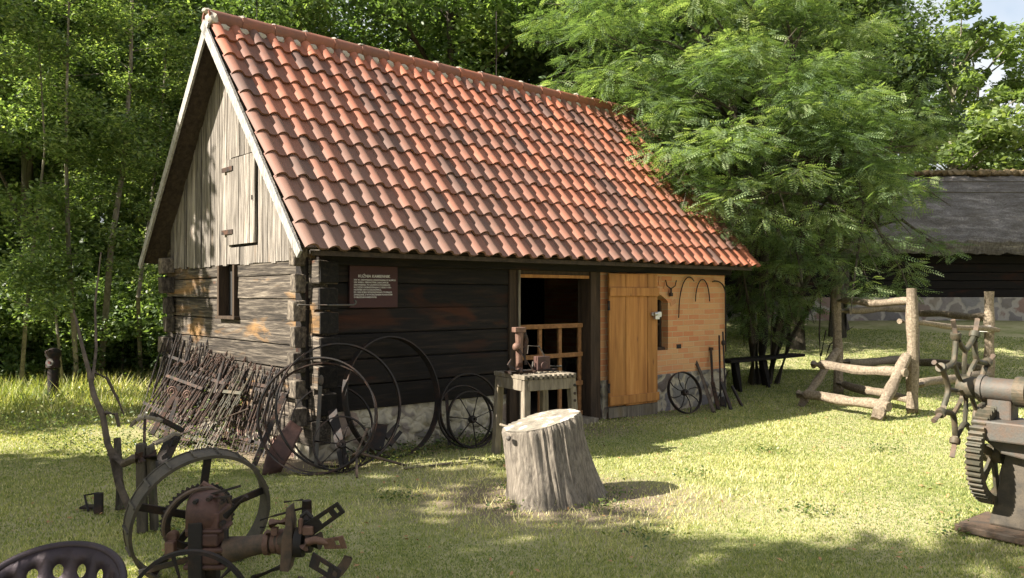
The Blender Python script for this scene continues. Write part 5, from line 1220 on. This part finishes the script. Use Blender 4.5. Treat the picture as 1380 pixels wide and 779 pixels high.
# ---- the pinnate-leaved tree over the roof end
tx, ty = 4.75, 14.6
pt = thing('pinnate_tree', 'broad drooping tree with feathery pinnate leaves overhanging the right roof end', 'tree', (tx, ty, gz(tx, ty)))
cl = []
def clump(px, py, d, r_): p = at(px, py, d); cl.append((p.x - tx, p.y - ty, p.z, r_))
for a in [(1010, 425, 13.6, .35), (1040, 445, 14.2, .35), (990, 395, 14.2, .4), (1065, 425, 14.2, .35), (1030, 400, 13.4, .4), (1085, 400, 14, .4), (775, 115, 13.9, .5), (805, 150, 13.6, .5), (745, 60, 14.6, .6), (850, 190, 13.1, .5), (760, 10, 14.6, .7), (885, 235, 12.6, .45), (925, 265, 12.2, .4), (800, 40, 13.6, .8), (850, 110, 13.2, .8), (780, 100, 14.5, .8), (880, 180, 12.6, .75), (900, 60, 13.5, 1.0), (940, 130, 12.6, 1.0), (930, 220, 12.0, .7), (960, 260, 11.9, .6), (990, 200, 12.2, .9), (1000, 100, 13, 1.1), (1000, 290, 12.2, .6), (1040, 180, 12.4, 1.0), (1050, 260, 12.4, .8), (1060, 60, 13.5, 1.1), (1100, 130, 13, 1.0), (1110, 220, 12.8, .9), (1100, 300, 12.8, .8), (1150, 180, 13.2, .9), (1160, 260, 13, .8), (1180, 330, 13.2, .65), (1210, 220, 13.6, .7), (1225, 150, 14, .7), (1130, 360, 12.8, .55), (1075, 350, 12.6, .6), (1215, 370, 13.0, .45), (1150, 390, 12.4, .35), (1030, 340, 13, .5), (1060, 400, 13.6, .4), (1010, 390, 14, .45), (1090, 20, 14, 1.1), (1150, 90, 14, .9), (960, 20, 14, 1.1), (860, -20, 14.3, 1.0), (1200, 290, 13.6, .6), (1250, 260, 14, .45), (1255, 330, 14, .4), (1240, 200, 14.4, .5), (780, 20, 15, .8), (1040, -60, 14.5, 1.3), (940, -80, 15, 1.2), (1000, 430, 15, .35), (1110, 70, 15.5, 1.2), (1000, 200, 15.6, 1.4), (1100, 230, 15.6, 1.3), (900, 120, 15.6, 1.2), (1120, 310, 15, .9), (1010, 310, 14.8, .8)]: clump(*a)
cl0 = np.array(cl); sub = []
for q_ in cl0:
    for k in range(6):
        d_ = rng.normal(size=3); d_ /= np.linalg.norm(d_); sub.append((*(q_[:3] + d_ * np.array([1, 1, .9]) * q_[3] * rng.uniform(.35, .95)), q_[3] * rng.uniform(.38, .62)))
cl1 = np.array(sub); ns_ = 26000
P, idx, d = leaf_cloud(cl1[:, :3], cl1[:, 3], ns_, .1, .38, .8, .1)
P[:, 2] -= .35 * ((P[:, :2] - cl1[idx, :2]) ** 2).sum(1)
dirs = d * np.array([1, 1, .1]) + np.array([0, 0, -.22]) + rng.normal(size=(ns_, 3)) * np.array([.45, .45, .2]); dirs /= np.linalg.norm(dirs, axis=1)[:, None]
side = np.cross(dirs, np.array([0, 0, 1.0])); side /= np.linalg.norm(side, axis=1)[:, None] + 1e-6; nrm = np.cross(side, dirs)
roll = (rng.normal(size=ns_) * .38)[:, None]; s2 = side * np.cos(roll) + nrm * np.sin(roll); n2 = np.cross(s2, dirs)
Ls = rng.uniform(.15, .29, ns_); VV = []; TT = []; base_t = np.clip(rng.random(len(cl1))[idx] * .6 + rng.random(ns_) * .4, 0, 1)
for j in range(6):
    for sg in (-1, 1):
        u = (.22 + j * .15); c0 = P + dirs * (Ls * u)[:, None] - n2 * (.12 * Ls * u * u)[:, None]
        l = (Ls * .30 * (1 - .35 * abs(j - 2.5) / 2.5))[:, None]; wd_ = l * .20
        ax_ = s2 * sg * .9 + dirs * .42 - n2 * .12
        VV.append(np.stack([c0, c0 + ax_ * l * .5 + dirs * wd_, c0 + ax_ * l, c0 + ax_ * l * .5 - dirs * wd_], 1).reshape(-1, 3)); TT.append(np.repeat(np.clip(base_t + rng.normal(size=ns_) * .08, 0, 1), 4))
V = np.concatenate(VV); F = np.arange(len(V), dtype=np.int32).reshape(-1, 4); raw_mesh('crown', V, F, M['leaf_pale'], np.concatenate(TT), parent=pt)
q = MB()
stems = [((-.45, -.3), (-1.1, -.6, 4.2), .07), ((-.35, -.1), (-.2, .1, 5.0), .09), ((-.3, -.35), (.6, -.5, 4.6), .07), ((-.25, -.2), (1.4, -.4, 4.6), .06), ((-.5, -.1), (-.6, .7, 5.5), .08), ((-.55, -.35), (-.9, -.2, 5), .06), ((-.15, -.3), (1.9, -.7, 3.4), .05)]
for (x0, y0), e, r_ in stems:
    e = Vector(e); q.tube([(x0, y0, -.1), (x0 * .8 + e.x * .12, y0, .7), (x0 * .4 + e.x * .5, y0 * .5 + e.y * .4, 2.2), e], [r_ * 1.2, r_, r_ * .8, r_ * .5], 8, wob=.08)
cl = cl0
for k in range(len(cl)):
    e = Vector(cl[k, :3]); s0 = Vector(stems[k % len(stems)][1]) * .8; m_ = s0.lerp(e, .5) + Vector((rnd.uniform(-.2, .2), rnd.uniform(-.2, .2), .25)); q.tube([s0, m_, e, e + (e - m_).normalized() * .4 + Vector((0, 0, -.15))], [.04, .028, .014, .004], 6)
    for i in range(5):
        f_ = e + Vector((rnd.uniform(-1, 1), rnd.uniform(-1, 1), rnd.uniform(-.7, .4))) * cl[k, 3]; q.tube([m_.lerp(e, rnd.uniform(.3, 1)), f_], [.009, .003], 5)
mesh_obj('trunk', q, M['bark'], pt, smooth=True)
t = thing('thin_shrub', 'thin nearly leafless shrub stems rising left of the pole frame', 'shrub', (at(1106, 500, 14.2).x, 14.2, gz(5.3, 14.2))); q = MB()
for pts in ([at(1106, 505, 14.2), at(1104, 450, 14.2), at(1106, 400, 14.2), at(1098, 372, 14.2)], [at(1107, 500, 14.2), at(1118, 465, 14.2), at(1132, 452, 14.2), at(1150, 440, 14.2)], [at(1106, 480, 14.2), at(1112, 450, 14.2), at(1113, 445, 14.2)]): q.tube(pts, [.018, .014, .010, .005][:len(pts)], 6)
wpart('stem', q, M['bark'], t, smooth=True)

# ---- trees outside the frame to the left whose shade lies on lawn and gable
OG = 'shade trees standing left of the viewer'
pS = make_tree('shade_tree', 'broad tree left of the viewer shading the lawn', 'tree', SHADE[0][:2] + (0,), 10, (7.4, 2.3, 1.1, 1.5), 34, 2900, .12, .16, M['leaf'], M['bark'], OG, (.28, .6), limbs=24)
pT = make_tree('shade_tree', 'sparse tree left of the viewer throwing dappled shade', 'tree', SHADE2[0][:2] + (0,), 9, (6.2, 1.8, 1.5, 1.7), 26, 2600, .12, .12, M['leaf'], M['bark'], OG, (.35, .8), limbs=16)
pU = make_tree('shade_tree', 'dense crowned tree left of the viewer shading the far half of the gable', 'tree', (-9.1, 9.7, 0), 9, (6.4, 1.7, 1.6, 2.1), 30, 8500, .12, .12, M['leaf'], M['bark'], OG, (.4, .8), limbs=16)
for x, y, s_, r_ in SHADE[1:]: put(pS, x, y, r_, s_)
for x, y, s_, r_ in SHADE2[1:]: put(pT, x, y, r_, s_)

# ================================================================== GRASS
def inside(X, Y):
    lx = (X - CX) * c_ + (Y - CY) * s_; ly = -(X - CX) * s_ + (Y - CY) * c_; return (lx > 0.1) & (lx < 7) & (ly > 0.05) & (ly < 3.9)
N = 620000
r_ = (3.2 ** 1.15 + rng.random(N) * (24 ** 1.15 - 3.2 ** 1.15)) ** (1 / 1.15) ; r_ = 3.2 * (24 / 3.2) ** (rng.random(N) ** .92)
th = rng.uniform(-R(42), R(42), N); X = r_ * np.sin(th); Y = r_ * np.cos(th)
so_ = soil_amount(X, Y); k_ = ~inside(X, Y) & (rng.random(N) > so_ * 1.1) & (Y > 2.4); X, Y, r_ = X[k_], Y[k_], r_[k_]; n = len(X)
patch = np.sin(X * 1.3 + 2 * np.sin(Y * .7)) * np.sin(Y * 1.7 + 1.5 * np.sin(X * .9)) + .6 * np.sin(X * 4.1 + Y * 2.2) * np.sin(Y * 5.3 - X * 1.2)
hh = (.018 + .022 * rng.random(n)) * (1 + .45 * patch.clip(-1, 1)) * .52 + .0005 * r_
wild = smooth01((-X - 4.2) / 2.5) * smooth01((Y - 10.0) / 2.2); hh = hh + wild * rng.random(n) ** 2 * .38
edge = np.clip(so_[k_] * 2, 0, 1) * (rng.random(n) < .12); hh = hh * (1 + 2.2 * edge)
ph = rng.uniform(0, 2 * np.pi, n); wv = .0015 + .00048 * r_ + wild * .003; ln = hh * rng.uniform(.2, 1.0, n); la = rng.uniform(0, 2 * np.pi, n); Z = hgt(X, Y)
v0 = np.stack([X - np.cos(ph) * wv, Y - np.sin(ph) * wv, Z - .003], 1); v1 = np.stack([X + np.cos(ph) * wv, Y + np.sin(ph) * wv, Z - .003], 1); v2 = np.stack([X + ln * np.cos(la), Y + ln * np.sin(la), Z + hh], 1)
V = np.stack([v0, v1, v2], 1).reshape(-1, 3); F = np.arange(3 * n, dtype=np.int32).reshape(n, 3)
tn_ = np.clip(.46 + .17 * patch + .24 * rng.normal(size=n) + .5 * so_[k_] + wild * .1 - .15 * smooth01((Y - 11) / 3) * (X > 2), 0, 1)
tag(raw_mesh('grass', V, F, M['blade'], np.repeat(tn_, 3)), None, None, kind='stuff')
# weeds at the wall foot and through the fence pile
n = 5200; lx = np.concatenate([rng.uniform(-.95, -.1, n // 2), rng.uniform(.4, 2.6, n - n // 2)]); ly = np.concatenate([rng.uniform(.1, 3.6, n // 2), -rng.uniform(.05, .6, n - n // 2)])
X = CX + lx * c_ - ly * s_; Y = CY + lx * s_ + ly * c_; zz_ = np.abs(rng.normal(size=n)) * np.where(lx < 0, .26 * (1 + lx * .3), .05) + .01
tc_ = np.array([(-.05, 6.2), (.65, 6.15), (.75, 6.55), (0.0, 6.75), (-.1, 7.75), (.55, 8.0), (3.3, 5.75), (3.0, 5.5), (5.2, 10.9), (4.7, 10.6), (5.25, 13.0), (-1.9, 4.9), (-1.3, 5.2), (-2.7, 5.9), (-2.3, 5.6), (2.6, 8.3), (1.6, 7.2), (3.8, 8.4), (.9, 5.4), (-.9, 6.4), (2.2, 6.0), (-3.3, 7.4), (-4.1, 8.8)])
ti_ = rng.integers(0, len(tc_), 2600); tx_ = tc_[ti_, 0] + rng.normal(size=2600) * .11; ty_ = tc_[ti_, 1] + rng.normal(size=2600) * .11
X = np.concatenate([X, tx_]); Y = np.concatenate([Y, ty_]); zz_ = np.concatenate([zz_, hgt(tx_, ty_) + np.abs(rng.normal(size=2600)) * .028 + .008])
V, F, tt = leaf_quads(np.stack([X, Y, zz_], 1), .016, .8); tag(raw_mesh('weeds', V, F, M['weed'], tt), None, None, kind='stuff')
n = 900; X = rng.uniform(-4, 7, n); Y = rng.uniform(4.5, 12, n); k_ = ~inside(X, Y); P = np.stack([X, Y, hgt(X, Y) + .02], 1)[k_]
V, F, tt = leaf_quads(P, .018, 1.6); tag(raw_mesh('fallen_leaves', V, F, plain('dry leaf', (.30, .17, .07), .8, 0, .4, 3), tt), None, None, kind='stuff')
